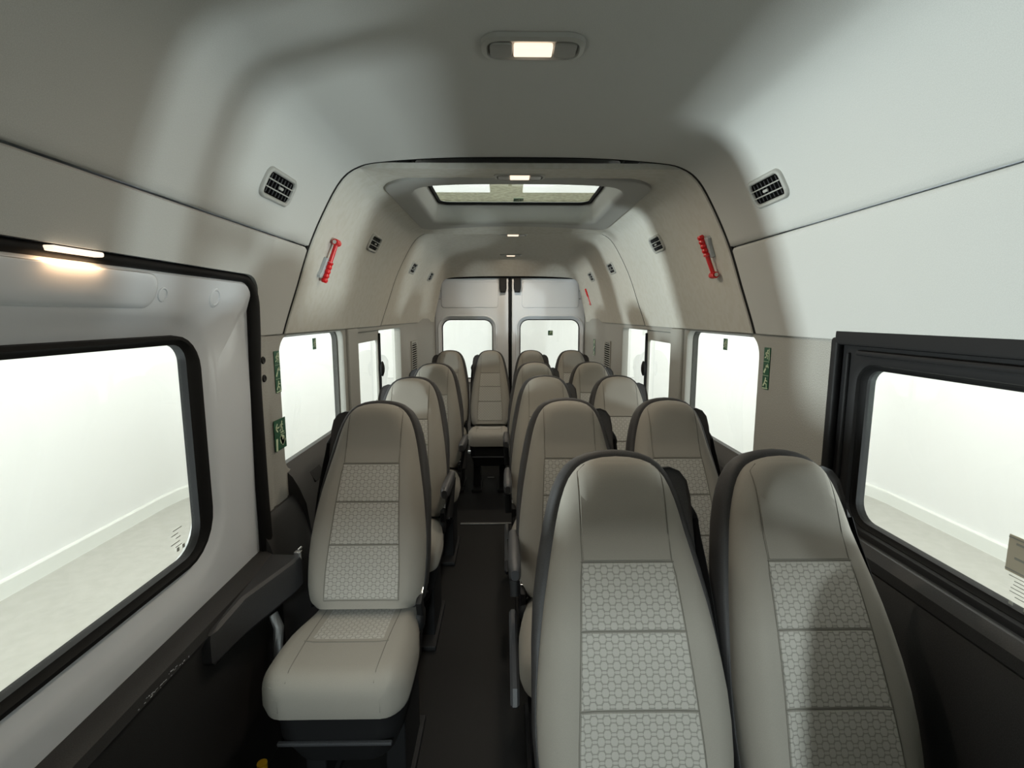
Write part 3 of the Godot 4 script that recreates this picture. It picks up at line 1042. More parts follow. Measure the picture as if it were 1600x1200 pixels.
# ---- floor, outer skin
func body() -> void:
	var fl := struct("floor", "black vinyl floor of the aisle")
	var g := Soup.new()
	g.rbox(Vector3(0, -0.06, -1.8), Vector3(1.86, 0.12, 6.9), 0.004)
	soup("vinyl_cover", g, "vinyl", fl)
	g = Soup.new()
	g.rbox(Vector3(-0.185, 0.004, -3.34), Vector3(0.37, 0.008, 0.022), 0.002)
	soup("edge_strip", g, "alu", fl)
	g = Soup.new()
	g.rbox(Vector3(-0.185, 0.003, -4.35), Vector3(0.06, 0.004, 0.03), 0.001)
	soup("anchor_plate", g, "alu", fl)
	# outer roof skin with the hatch opening
	var skin := struct("roof_skin", "outer steel skin of the bus roof")
	g = Soup.new()
	for sd in [-1.0, 1.0]:
		sheet(g, steps(1.35, -5.24, 30), steps(3.0, 8.7, 16), func(u: float, v: float, o: float) -> Vector3: return skin_point(v, u, sd, 0.085 + o), 0.012, [false, false, false, false])
	for span in [[1.35, -2.06], [-3.20, -5.24]]:
		sheet(g, steps(span[0], span[1], 14), steps(-0.57, 0.57, 12), func(u: float, v: float, o: float) -> Vector3: return Vector3(v, skin_top(v, u) + o, u), 0.012, [false, false, false, false])
	for sd in [-1.0, 1.0]:
		sheet(g, steps(-2.06, -3.20, 4), [sd * 0.50, sd * 0.57], func(u: float, v: float, o: float) -> Vector3: return Vector3(v, skin_top(v, u) + o, u), 0.012, [false, false, false, false])
	soup("roof_sheet", g, "paint", skin, 60)

func skin_point(k: float, z: float, side: float, off: float) -> Vector3:
	var p := shell_point(minf(k, 9.0), z, side, off)
	if k > 9.0: p.y -= (k - 9.0) * 0.2
	if k < 3.05: p.y = roof_y(absf(p.x)) + 0.085 + off - 0.085 if z > -4.6 else p.y
	return p

func skin_top(x: float, z: float) -> float:
	return roof_y(minf(absf(x), 0.57)) + 0.085 + (-0.10 * pow(clampf((-4.68 - z) / 0.45, 0, 1), 2.0))

# ---- roof lining
func roof() -> void:
	var root := struct("ceiling", "grey felt roof lining in three sections")
	var e := 0.006
	# front section: from the windscreen to the first cross seam
	var g := Soup.new()
	var zs := [-1.843, -1.840]
	for i in range(1, 24): zs.append(lerpf(-1.843, 1.0, i / 24.0))
	zs.append(1.0)
	var us := []
	for i in 61: us.append(lerpf(-5.985, 5.985, i / 60.0))
	us.insert(1, -5.94); us.insert(us.size() - 1, 5.94)
	sheet(g, zs, us, func(u: float, v: float, o: float) -> Vector3: return shell_point(absf(v), u, -1.0 if v < 0 else 1.0, o), 0.016, [true, false, true, true], 0.010)
	soup("front_panel", g, "headliner", root, 60)
	# front side panels below the long seam
	g = Soup.new()
	var zl := [-1.843, -1.840, -1.80, -1.70, -1.65, -1.610, -1.600, -1.592, -1.588, -1.58, -1.57, -1.56, -1.545, -1.53, -1.51, -1.49, -1.46, -1.40, -1.2, -0.9, -0.6, -0.56, -0.54, -0.3, 0.0, 0.3, 0.6, 1.0]
	var kend := func(z: float) -> float:
		if z > -0.55 or z < -1.598: return 9.0
		if z > -1.49: return sec_at_y(1.566)
		return sec_at_y(1.463 + sqrt(maxf(0.0, 0.103 * 0.103 - (z + 1.49) * (z + 1.49))))
	var vs := [0.0, 0.02, 0.15, 0.3, 0.45, 0.6, 0.75, 0.9, 0.975, 1.0]
	sheet(g, zl, vs, func(u: float, v: float, o: float) -> Vector3: return shell_point(lerpf(6.015, kend.call(u), v), u, -1.0, o), 0.016, [true, false, true, true], 0.010)
	soup("side_panel", g, "headliner", root, 60)
	g = Soup.new()
	sheet(g, steps(-1.843, 1.0, 14, e), vs, func(u: float, v: float, o: float) -> Vector3: return shell_point(lerpf(6.015, 9.0, v), u, 1.0, o), 0.016, [true, false, true, true], 0.010)
	soup("side_panel", g, "headliner", root, 60)
	# middle section round the hatch
	g = Soup.new()
	var ks := steps(3.0, 8.97, 20)
	ks.insert(ks.size() - 1, 8.93)
	for sd in [-1.0, 1.0]:
		sheet(g, steps(-1.862, -3.300, 16, e), ks, func(u: float, v: float, o: float) -> Vector3: return shell_point(v, u, sd, o), 0.016, [true, true, false, true], 0.010)
	var rings := []
	for q in [[0.56, -2.0, -3.18, 0.06, 0.02], [0.54, -2.06, -3.14, 0.10, 0.0], [0.57, -1.862, -3.300, 0.0005, 0.0], [0.57, -1.862, -3.300, 0.0005, 0.010], [0.57, -1.862, -3.300, 0.0005, 0.02]]:
		var r := PackedVector3Array()
		if q[0] == 0.56: q = [0.54, -2.06, -3.14, 0.10, 0.02]
		for p in Soup.rrect4(-q[0], q[0], q[2], q[1], [q[3], q[3], q[3], q[3]], 8):
			r.append(Vector3(p.x, roof_y(absf(p.x)) + q[4], p.y))
		rings.append(r)
	g.loft(rings)
	soup("middle_panel", g, "headliner_worn", root, 50)
	# rear section
	g = Soup.new()
	sheet(g, steps(-3.320, -5.13, 34, e), us.map(func(k: float) -> float: return k / 5.985 * 8.97), func(u: float, v: float, o: float) -> Vector3: return shell_point(absf(v), u, -1.0 if v < 0 else 1.0, o), 0.016, [true, true, true, true], 0.010)
	soup("rear_panel", g, "headliner_worn", root, 60)
	# black strips almost flush in the cross seams, standing in for their shadow gap
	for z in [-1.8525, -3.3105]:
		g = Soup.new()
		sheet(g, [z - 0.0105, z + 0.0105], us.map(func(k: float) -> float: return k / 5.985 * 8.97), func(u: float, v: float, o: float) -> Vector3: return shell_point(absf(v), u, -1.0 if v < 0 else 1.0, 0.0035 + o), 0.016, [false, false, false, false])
		soup("seam_shade_strip", g, "rubber", root, 60)
	hatch()

func hatch() -> void:
	var t := thing("roof_hatch", "glazed roof hatch in a wide grey moulded frame", "roof hatch", Vector3(0, 2.0, -2.6))
	var o := t.position
	var loop := func(hx: float, zf: float, zr: float, r: float, y: float, bulge: float) -> PackedVector3Array:
		var out := PackedVector3Array()
		var base := Soup.rrect4(-hx, hx, zr, zf, [r, r, r, r], 8)
		var all := PackedVector2Array()
		for i in base.size():
			all.append(base[i])
			# extra points on the long sides so that the front can bulge round the lamp
			var nx: Vector2 = base[(i + 1) % base.size()]
			if base[i].distance_to(nx) > 0.3:
				for k in range(1, 20): all.append(base[i].lerp(nx, k / 20.0))
		for p in all:
			var q: Vector2 = p
			if q.y > zf - 0.02 and bulge > 0:
				q.y += bulge * (1.0 - smoothstep(0.10, 0.30, absf(q.x)))
			out.append(Vector3(q.x, y + (roof_y(absf(q.x)) - 2.0) * clampf(1.0 - (y - 2.0) * 14.0, 0, 1), q.y) - o)
		return out
	var g := Soup.new()
	g.loft([loop.call(0.555, -2.065, -3.170, 0.11, 2.004, 0.13), loop.call(0.552, -2.068, -3.167, 0.107, 1.991, 0.13), loop.call(0.545, -2.075, -3.160, 0.10, 1.987, 0.128), loop.call(0.468, -2.150, -3.055, 0.12, 1.986, 0.0), loop.call(0.455, -2.158, -3.042, 0.115, 1.990, 0.0), loop.call(0.448, -2.162, -3.034, 0.11, 2.004, 0.0), loop.call(0.436, -2.166, -2.992, 0.07, 2.085, 0.0), loop.call(0.436, -2.166, -2.992, 0.07, 2.10, 0.0)])
	soup("frame", g, "hatch_grey", t, 45)
	g = Soup.new()
	g.loft([loop.call(0.436, -2.166, -2.992, 0.07, 2.082, 0.0), loop.call(0.424, -2.178, -2.978, 0.06, 2.080, 0.0), loop.call(0.418, -2.184, -2.972, 0.055, 2.092, 0.0), loop.call(0.60, -1.96, -3.30, 0.055, 2.10, 0.0)])
	soup("rubber_gasket", g, "rubber", t, 45)
	g = Soup.new()
	g.quad(Vector3(-0.45, 2.093, -2.12) - o, Vector3(0.45, 2.093, -2.12) - o, Vector3(0.45, 2.093, -3.05) - o, Vector3(-0.45, 2.093, -3.05) - o)
	soup("pane", g, "glass", t)

# ---- left side: sliding door, pillar, two windows
func door_x(y: float) -> float:
	return -(0.862 - 0.045 * smoothstep(1.39, 1.56, y))

func left_side() -> void:
	var d := struct("door_1", "white painted sliding door with a large window")
	var hole := [-1.314, -0.635, 0.818, 1.390]
	var rr := [0.06, 0.07, 0.10, 0.06]
	var g := Soup.new()
	var seg := 6
	var outer := func(k: float) -> PackedVector2Array: return Soup.rrect4(-1.565 + k, -0.56 - k, 0.66, 1.553 - k, [0.03, 0.07, 0.002, 0.002], seg)
	var hl := func(k: float) -> PackedVector2Array: return Soup.rrect4(hole[0] - k, hole[1] + k, hole[2] - k, hole[3] + k, [rr[0] + k, rr[1] + k, rr[2] + k, rr[3] + k], seg)
	var edge := func(kz: float, ky: float) -> PackedVector2Array: return Soup.rrect4(hole[0] - kz, hole[1] + kz, hole[2] - ky, hole[3] + ky, [rr[0] + kz, rr[1] + kz, rr[2] + kz, rr[3] + kz], seg)
	var rings := []
	# from the outer edge: flange, the raised belt, the step down to the gasket
	for q in [[outer.call(0.0), 0.06, 0], [outer.call(0.0), 0.012, 0], [outer.call(0.012), 0.0, 0], [outer.call(0.05), 0.0, 1], [hl.call(0.075), -0.004, 1], [hl.call(0.052), 0.008, 1], [edge.call(0.030, 0.018), 0.018, 0], [edge.call(0.018, 0.008), 0.022, 0], [edge.call(0.018, 0.008), 0.06, 0]]:
		var r := PackedVector3Array()
		for p in q[0]: r.append(Vector3(door_x(p.y) - q[1], p.y, p.x))
		rings.append(r)
	rings.append(rings[0])
	g.loft(rings)
	soup("door_panel", g, "paint", d, 42)
	# pressed beads and plugs in the paintwork above the window
	g = Soup.new()
	rings = []
	for q in [[0.0, -0.004], [0.004, 0.006], [0.014, 0.011], [0.03, 0.012]]:
		var r := PackedVector3Array()
		for p in Soup.rrect4(-1.13 + q[0], -0.58, 1.462 + q[0], 1.54 - q[0] * 0.2, [0.01, 0.03, 0.03, 0.01], 5): r.append(Vector3(door_x(p.y) + q[1], p.y, p.x))
		rings.append(r)
	g.loft(rings, true, false, true)
	soup("upper_pressing", g, "paint", d, 60)
	for q in [[1.497, -1.155, 0.016], [1.497, -1.36, 0.024]]:
		g = Soup.new()
		var c := Vector3(door_x(q[0]), q[0], q[1])
		var rg := []
		for k in [[1.15, -0.002], [1.0, 0.0025], [0.8, 0.003], [0.72, 0.0005], [0.0, 0.0005]]:
			var r := PackedVector3Array()
			for i in 16:
				var w := TAU * i / 16
				r.append(c + Vector3(k[1] - 0.26 * cos(w) * q[2] * k[0] * -1.0, cos(w) * q[2] * k[0], sin(w) * q[2] * k[0]))
			rg.append(r)
		g.loft(rg)
		soup("pressed_plug", g, "paint", d, 40)
	gasket(-1.0, hole, rr, 0.880, 0.024, d, 0.014, 0.012)
	pane(-1.0, hole[0] - 0.01, hole[1] + 0.01, hole[2] - 0.01, hole[3] + 0.01, 0.892, d)
	# maker's mark printed on the lower corner of the glass
	g = Soup.new()
	for k in 5:
		var y := 0.915 - k * 0.011
		var z := -1.225 + 0.012 * (k % 2)
		g.rbox(Vector3(-0.889, y, z + 0.01), Vector3(0.0008, 0.0022, 0.034 - 0.008 * (k % 3)), 0.0002)
	for k in 2: g.rbox(Vector3(-0.889, 0.862, -1.233 + 0.022 * k), Vector3(0.0008, 0.010, 0.010), 0.0002)
	soup("glass_print", g, "print_grey", d)
	# dark lower door lining with its ledge
	g = Soup.new()
	g.extrude(PackedVector2Array([Vector2(-0.90, 0.688), Vector2(-0.842, 0.688), Vector2(-0.812, 0.672), Vector2(-0.806, 0.650), Vector2(-0.822, 0.62), Vector2(-0.830, 0.0), Vector2(-0.90, 0.0)]), Transform3D(Basis(Vector3.RIGHT, Vector3.UP, Vector3(0, 0, 1)), Vector3(0, 0, -1.56)), 1.00, 0.004)
	soup("lower_lining", g, "trim_dark", d, 30)
	# pale scratches where the ledge has been knocked
	g = Soup.new()
	var rng := RandomNumberGenerator.new()
	rng.seed = 12
	for k in 26:
		var z := -1.10 + 0.17 * k / 26.0 + rng.randf_range(-0.006, 0.006)
		var w := rng.randf_range(0.003, 0.010)
		var y := 0.655 + rng.randf_range(-0.006, 0.006)
		var h := rng.randf_range(0.0012, 0.004)
		g.quad(Vector3(-0.8062, y, z), Vector3(-0.8062, y + h * 0.3, z + w), Vector3(-0.8062, y + h, z + w * 0.7), Vector3(-0.8062, y + h * 0.8, z))
	soup("scratches", g, "paint", d)
	# latch housing at the lower rear corner
	var h := soup("latch_housing", latch(), "plastic_dark", d, 35)
	g = Soup.new()
	g.rbox(Vector3(-0.735, 0.672, -1.552), Vector3(0.026, 0.034, 0.018), 0.005)
	g.tube(PackedVector3Array([Vector3(-0.735, 0.685, -1.55), Vector3(-0.735, 0.685, -1.575)]), 0.009)
	soup("latch_striker", g, "chrome", h, 40)
	# door seal
	g = Soup.new()
	var path := PackedVector3Array()
	var vary := PackedFloat32Array()
	path.append(Vector3(-0.828, 1.558, -0.56)); vary.append(0.012)
	for i in 6:
		path.append(Vector3(-0.826, 1.558, lerpf(-0.7, -1.49, i / 5.0))); vary.append(0.012)
	for i in range(1, 9):
		var w := PI / 2 * i / 8.0
		path.append(Vector3(-0.826 - 0.010 * i / 8.0, 1.558 - 0.085 * (1 - cos(w)), -1.49 - 0.082 * sin(w)))
		vary.append(lerpf(0.012, 0.030, i / 8.0))
	for i in range(1, 12):
		var y := lerpf(1.473, 0.60, i / 11.0)
		path.append(Vector3(-0.836 - 0.012 * smoothstep(1.48, 1.2, y), y, -1.572 - 0.010 * smoothstep(0.9, 0.6, y)))
		vary.append(0.031)
	g.tube(path, 0.016, 0.021, 12, Vector3.RIGHT, true, vary)
	soup("door_seal", g, "rubber", d, 60)

	var wl := struct("wall_left", "left side wall lining with dark lower trim")
	side_wall(-1.0, wl)
	# pillar cover behind the door
	g = Soup.new()
	sheet(g, [0.762, 0.770, 0.80, 0.85, 0.91, 1.0, 1.08, 1.13, 1.18, 1.25, 1.32, 1.378, 1.384], [-1.598, -1.604, -1.66, -1.70, -1.712, -1.74, -1.78, -1.80, -1.812, -1.818], func(u: float, v: float, o: float) -> Vector3:
		# the front half steps back below the bolts
		var lift := 0.012
		var zz := v
		if v < -1.705:
			lift -= 0.010 * (1.0 - smoothstep(1.10, 1.17, u)) * 0.0 + 0.012 * smoothstep(1.14, 1.18, u) * 0.0
			lift -= 0.009
		if u < 1.15 and v > -1.72 and v < -1.64: lift -= 0.009 * (1.0 - smoothstep(1.10, 1.15, u))
		return Vector3(-(0.878 - lift + o), u, zz), 0.016, [true, true, true, true], 0.006)
	soup("pillar_cover", g, "trim_grey", wl, 40)
	for y in [1.302, 1.241]:
		var t := thing("round_plug", "upper round black plug in the left pillar cover" if y > 1.27 else "lower round black plug in the left pillar cover", "plug", Vector3(-0.866, y, -1.672), "plugs in the left pillar cover")
		g = Soup.new()
		var rg := []
		for k in [[0.0125, -0.004], [0.0125, 0.003], [0.010, 0.005], [0.006, 0.002], [0.0, 0.002]]:
			var r := PackedVector3Array()
			for i in 16: r.append(Vector3(k[1], cos(TAU * i / 16) * k[0], sin(TAU * i / 16) * k[0]))
			rg.append(r)
		g.loft(rg)
		soup("plug_cap", g, "plastic_black", t, 40)
	side_windows(-1.0, wl, 2)

func latch() -> Soup:
	var g := Soup.new()
	# plan outline (x, z) with two heights: a handle-like wedge that thickens rearwards
	var rings := []
	for q in [[0.565, 0.012], [0.58, 0.0], [0.660, 0.0], [0.672, 0.004], [0.678, 0.014]]:
		var r := PackedVector3Array()
		var i: float = q[1]
		for p in [[-0.85, -1.16 - i], [-0.80, -1.165 - i], [-0.790 - i, -1.19], [-0.775 - i, -1.30], [-0.725 - i, -1.50], [-0.722 - i, -1.545], [-0.735 - i, -1.560 + i], [-0.85, -1.565 + i]]:
			r.append(Vector3(p[0], q[0] - (0.02 if p[1] > -1.25 and q[0] > 0.6 else 0.0), p[1]))
		rings.append(r)
	g.loft(rings, true, true, true)
	return g

func side_wall(side: float, root: Node3D) -> void:
	# dark lower lining, one profile along the whole side
	var g := Soup.new()
	var prof := PackedVector2Array()
	for p in [[0.925, 0.884], [0.902, 0.884], [0.862, 0.845], [0.838, 0.80], [0.815, 0.74], [0.80, 0.62], [0.795, 0.35], [0.805, 0.0], [0.925, 0.0]]: prof.append(Vector2(side * p[0], p[1]))
	var z0 := -5.18
	var z1 := -1.555 if side < 0 else -0.60
	if side < 0: z1 = -1.835
	g.extrude(prof, Transform3D(Basis.IDENTITY, Vector3(0, 0, z0)), z1 - z0)
	if side < 0:
		# lower in front, where the pillar cover reaches down
		var foot := PackedVector2Array()
		for p in [[0.925, 0.775], [0.866, 0.775], [0.848, 0.755], [0.825, 0.70], [0.80, 0.60], [0.795, 0.35], [0.805, 0.0], [0.925, 0.0]]: foot.append(Vector2(side * p[0], p[1]))
		g.extrude(foot, Transform3D(Basis.IDENTITY, Vector3(0, 0, -1.835)), 0.28)
	soup("lower_lining", g, "trim_dark", root, 30)
	# pillars and window surrounds
	g = Soup.new()
	bay(g, side, [-2.69, -1.575 if side < 0 else -1.395, 0.74, 1.46], [-2.565, -1.835, 0.868, 1.372], [0.08, 0.05, 0.04, 0.05], 0.880, 0.93, 0.014)
	soup("window_surround", g, "trim_grey", root, 35)
	g = Soup.new()
	bay(g, side, [-4.20, -2.69, 0.80, 1.46], [-3.98, -2.815, 0.868, 1.352], [0.03, 0.03, 0.03, 0.03], 0.880, 0.93, 0.014)
	soup("window_surround", g, "trim_grey", root, 35)
	# upright cover between the two windows
	g = Soup.new()
	g.rbox(Vector3(side * 0.874, 1.12, -2.69), Vector3(0.018, 0.52, 0.17), 0.006)
	soup("pillar_cover", g, "trim_grey", root)
	# rear quarter lining: flat, then turned in to the door frame
	g = Soup.new()
	var q := PackedVector2Array()
	for p in [[-4.20, 0.880], [-4.62, 0.880], [-4.72, 0.872], [-5.10, 0.790], [-5.18, 0.775], [-5.22, 0.775], [-5.22, 0.93], [-4.20, 0.93]]: q.append(Vector2(side * p[1], p[0]))
	g.extrude(q, Transform3D(Basis(Vector3(1, 0, 0), Vector3(0, 0, 1), Vector3(0, 1, 0)), Vector3(0, 0.80, 0)), 0.62)
	soup("quarter_lining", g, "trim_grey", root, 25)
	g = Soup.new()
	q = PackedVector2Array()
	for p in [[-4.20, 0.83], [-4.62, 0.83], [-5.18, 0.74], [-5.22, 0.74], [-5.22, 0.93], [-4.20, 0.93]]: q.append(Vector2(side * p[1], p[0]))
	g.extrude(q, Transform3D(Basis(Vector3(1, 0, 0), Vector3(0, 0, 1), Vector3(0, 1, 0)), Vector3(0, 0.0, 0)), 0.80)
	soup("quarter_lower_lining", g, "trim_dark", root, 25)
	# louvred outlet in the quarter lining
	var fr := Soup.new()
	bay(fr, side, [-4.665, -4.39, 0.83, 1.225], [-4.645, -4.41, 0.845, 1.205], [0.03, 0.06, 0.01, 0.01], 0.870, 0.882, 0.002)
	var fm := soup("outlet_frame", fr, "trim_grey", root)
	g = Soup.new()
	g.rbox(Vector3(side * 0.879, 1.03, -4.53), Vector3(0.003, 0.36, 0.235), 0.001)
	soup("outlet_duct", g, "hole", fm)
	g = Soup.new()
	for k in 18:
		g.rbox(Vector3(side * 0.874, 0.855 + k * 0.0200, -4.53), Vector3(0.006, 0.008, 0.232), 0.001)
	var lv := soup("louvres", g, "trim_grey", fm)
	lv.set_meta("kind", "stuff")
	# belt slot in the lower lining
	g = Soup.new()
	g.rbox(Vector3(side * 0.842, 0.80, -2.02), Vector3(0.05, 0.012, 0.11), 0.004, Basis(Vector3(0, 0, 1), side * 1.0))
	soup("belt_slot", g, "plastic_black", root)

func side_windows(side: float, wall: Node3D, first: int) -> void:
	var where := "left" if side < 0 else "right"
	var a := struct("window_%d" % first, "tall fixed side window on the " + where + " between two grey pillars")
	pane(side, -2.60, -1.80, 0.84, 1.40, 0.912, a)
	gasket(side, [-2.565, -1.835, 0.868, 1.372], [0.08, 0.05, 0.04, 0.05], 0.918, 0.006, a, 0.008)
	var b := struct("window_%d" % (first + 1), "rear side window on the " + where + " with a sliding front half")
	pane(side, -4.00, -2.80, 0.84, 1.40, 0.916, b)
	# sliding half: a pale surround, a black stile and its catch
	var g := Soup.new()
	bay(g, side, [-3.345, -2.805, 0.862, 1.36], [-3.315, -2.855, 0.885, 1.290], [0.03, 0.03, 0.03, 0.03], 0.896, 0.910, 0.006)
	soup("sliding_sash", g, "trim_grey", b, 35)
	g = Soup.new()
	g.rbox(Vector3(side * 0.892, 1.10, -3.335), Vector3(0.016, 0.47, 0.022), 0.004)
	var st := soup("sash_stile", g, "rubber", b)
	g = Soup.new()
	var rings := []
	for k in [[-0.050, 0.006], [-0.040, 0.016], [-0.02, 0.026], [0.0, 0.029], [0.02, 0.026], [0.040, 0.016], [0.050, 0.006]]:
		var r := PackedVector3Array()
		for i in 12: r.append(Vector3(side * (0.876 + cos(TAU * i / 12) * 0.5 * k[1]), 1.097 + k[0], -3.335 + sin(TAU * i / 12) * k[1]))
		rings.append(r)
	g.loft(rings, true, true, true)
	soup("sash_catch", g, "plastic_black", st, 50)

# ---- right side: black framed front window, pillar, two windows
func right_side() -> void:
	var w := struct("window_1", "large front side window on the right in a wide black frame")
	var g := Soup.new()
	var hole := [-1.312, -0.745, 0.888, 1.318]
	var rr := [0.05, 0.05, 0.06, 0.07]
	bay(g, 1.0, [-1.395, -0.72, 0.845, 1.46], hole, rr, 0.882, 0.93, 0.02)
	soup("frame", g, "plastic_black", w, 35)
	g = Soup.new()
	# upper header step and upright rib of the frame
	g.rbox(Vector3(0.876, 1.395, -1.045), Vector3(0.03, 0.05, 0.68), 0.008)
	g.rbox(Vector3(0.880, 1.352, -1.02), Vector3(0.02, 0.014, 0.58), 0.005)
	soup("header_step", g, "plastic_black", w)
	g = Soup.new()
	g.rbox(Vector3(0.872, 1.13, -1.385), Vector3(0.022, 0.52, 0.030), 0.008)
	g.rbox(Vector3(0.880, 1.12, -1.345), Vector3(0.014, 0.46, 0.010), 0.005)
	soup("upright_rib", g, "plastic_black", w)
	gasket(1.0, hole, rr, 0.908, 0.010, w, 0.012)
	g = Soup.new()
	bay(g, 1.0, [-0.722, -0.58, 0.80, 1.46], [-0.698, -0.650, 0.888, 1.318], [0.03, 0.03, 0.03, 0.03], 0.882, 0.93, 0.01)
	soup("added_slit_frame", g, "plastic_black", w, 35)  # unseen narrow opening, added to shape the light on the left lining
	pane(1.0, -1.33, -0.72, 0.86, 1.34, 0.914, w)
	g = Soup.new()
	for k in 6:
		g.rbox(Vector3(0.911, 0.956 - k * 0.0075, -0.865 + 0.006 * (k % 2)), Vector3(0.0008, 0.0014, 0.046 - 0.010 * (k % 3)), 0.0002)
	for k in 2: g.rbox(Vector3(0.911, 0.903, -0.878 + 0.028 * k), Vector3(0.0008, 0.006, 0.008), 0.0002)
	soup("glass_print", g, "print_grey", w)
	var wl := struct("wall_right", "right side wall lining with dark lower trim")
	side_wall(1.0, wl)
	# sloping dark sill under the black window
	g = Soup.new()
	g.extrude(PackedVector2Array([Vector2(0.925, 0.872), Vector2(0.868, 0.868), Vector2(0.846, 0.850), Vector2(0.842, 0.826), Vector2(0.86, 0.80), Vector2(0.925, 0.80)]), Transform3D(Basis.IDENTITY, Vector3(0, 0, -1.40)), 0.80, 0.003)
	soup("window_sill", g, "trim_dark", wl, 30)
	side_windows(1.0, wl, 4)
	# paper in a clear pocket on the glass
	var t := thing("paper_permit", "small beige printed paper stuck low on the right front window", "paper", Vector3(0.904, 1.002, -0.825))
	g = Soup.new()
	g.rbox(Vector3.ZERO, Vector3(0.002, 0.072, 0.13), 0.0005)
	soup("sheet", g, "paper", t)
	g = Soup.new()
	for k in 4: g.rbox(Vector3(-0.0014, 0.022 - k * 0.014, -0.01 + 0.01 * (k % 2)), Vector3(0.0006, 0.004, 0.08 - 0.02 * (k % 2)), 0.0002)
	for k in [-1, 1]: g.rbox(Vector3(-0.0014, 0.031 * k, 0), Vector3(0.0006, 0.0022, 0.13), 0.0002)
	soup("print", g, "print_grey", t)

# ---- rear doors
func rear_end() -> void:
	var z := -5.20
	var n := 2
	for d in [[-1.0, -0.775, -0.012, -0.700, -0.185], [1.0, 0.012, 0.775, 0.105, 0.715]]:
		var root := struct("door_%d" % n, ("left" if n == 2 else "right") + " grey painted rear door with a window")
		n += 1
		var g := Soup.new()
		var o := func(k: float) -> PackedVector2Array: return Soup.rrect4(d[1] + k, d[2] - k, 0.02, 1.835 - k, [0.02, 0.02, 0.002, 0.002], 6)
		var h := func(k: float) -> PackedVector2Array: return Soup.rrect4(d[3] - k, d[4] + k, 0.80 - k, 1.405 + k, [0.085 + k, 0.085 + k, 0.06 + k, 0.06 + k], 6)
		var rings := []
		for q in [[o.call(0.0), -0.05], [o.call(0.0), -0.008], [o.call(0.008), 0.0], [h.call(0.052), 0.0], [h.call(0.046), 0.010], [h.call(0.038), 0.012], [h.call(0.030), 0.004], [h.call(0.008), -0.018], [h.call(0.0), -0.022], [h.call(0.0), -0.05]]:
			var r := PackedVector3Array()
			for p in q[0]: r.append(Vector3(p.x, p.y, z + q[1]))
			rings.append(r)
		rings.append(rings[0])
		g.loft(rings)
		soup("door_panel", g, "paint", root, 42)
		# pressed upper field
		g = Soup.new()
		rings = []
		var x0: float = d[1] + 0.06 if d[0] < 0 else d[1] + 0.10
		var x1: float = d[2] - 0.10 if d[0] < 0 else d[2] - 0.06
		for q in [[0.0, -0.001], [0.003, -0.004], [0.008, -0.004], [0.012, 0.005], [0.02, 0.006]]:
			var r := PackedVector3Array()
			for p in Soup.rrect4(x0 + q[0], x1 - q[0], 1.520 + q[0], 1.80 - q[0], [0.03, 0.03, 0.03, 0.03], 5): r.append(Vector3(p.x, p.y, z + 0.0015 + q[1]))
			rings.append(r)
		g.loft(rings, true, false, true)
		soup("pressed_field", g, "paint", root, 30)
		g = Soup.new()
		rings = []
		for q in [[0.006, -0.016], [0.003, -0.014], [-0.001, -0.018], [-0.003, -0.026]]:
			var r := PackedVector3Array()
			for p in h.call(q[0]): r.append(Vector3(p.x, p.y, z + q[1]))
			rings.append(r)
		g.loft(rings)
		soup("rubber_gasket", g, "rubber", root, 50)
		g = Soup.new()
		g.quad(Vector3(d[3] - 0.01, 0.79, z - 0.03), Vector3(d[4] + 0.01, 0.79, z - 0.03), Vector3(d[4] + 0.01, 1.415, z - 0.03), Vector3(d[3] - 0.01, 1.415, z - 0.03))
		soup("pane", g, "glass", root)
		# black catch cover at the top inner corner
		g = Soup.new()
		var cx: float = d[0] * 0.072
		g.extrude(PackedVector2Array([Vector2(-0.036, 0.075), Vector2(-0.036, -0.03), Vector2(-0.026, -0.072), Vector2(0.026, -0.072), Vector2(0.036, -0.03), Vector2(0.036, 0.075)]), Transform3D(Basis.IDENTITY, Vector3(cx, 1.755, z + 0.004)), 0.05, 0.008)
		soup("catch_cover", g, "plastic_black", root)
		for y in [1.70, 1.62]:
			g = Soup.new()
			g.rbox(Vector3(d[0] * 0.715, y, z + 0.006), Vector3(0.014, 0.010, 0.014), 0.003)
			soup("edge_bolt", g, "chrome", root)
	var s := struct("trim_1", "black rubber seal between the rear doors")
	var g := Soup.new()
	g.rbox(Vector3(0, 0.93, z + 0.004), Vector3(0.034, 1.80, 0.03), 0.010)
	soup("centre_seal", g, "rubber", s)
	var fr := struct("wall_rear", "rear door frame")
	g = Soup.new()
	g.rbox(Vector3(0, 1.95, -5.22), Vector3(1.9, 0.24, 0.06), 0.004)
	for sd in [-1.0, 1.0]: g.rbox(Vector3(sd * 0.86, 0.95, -5.235), Vector3(0.18, 1.95, 0.05), 0.004)
	soup("door_frame", g, "trim_grey", fr)
	g = Soup.new()
	g.tube(PackedVector3Array([Vector3(-0.70, 1.825, -5.165), Vector3(-0.4, 1.832, -5.165), Vector3(0, 1.836, -5.165), Vector3(0.4, 1.832, -5.165), Vector3(0.70, 1.825, -5.165)]), 0.010)
	soup("top_seal", g, "rubber", fr, 60)

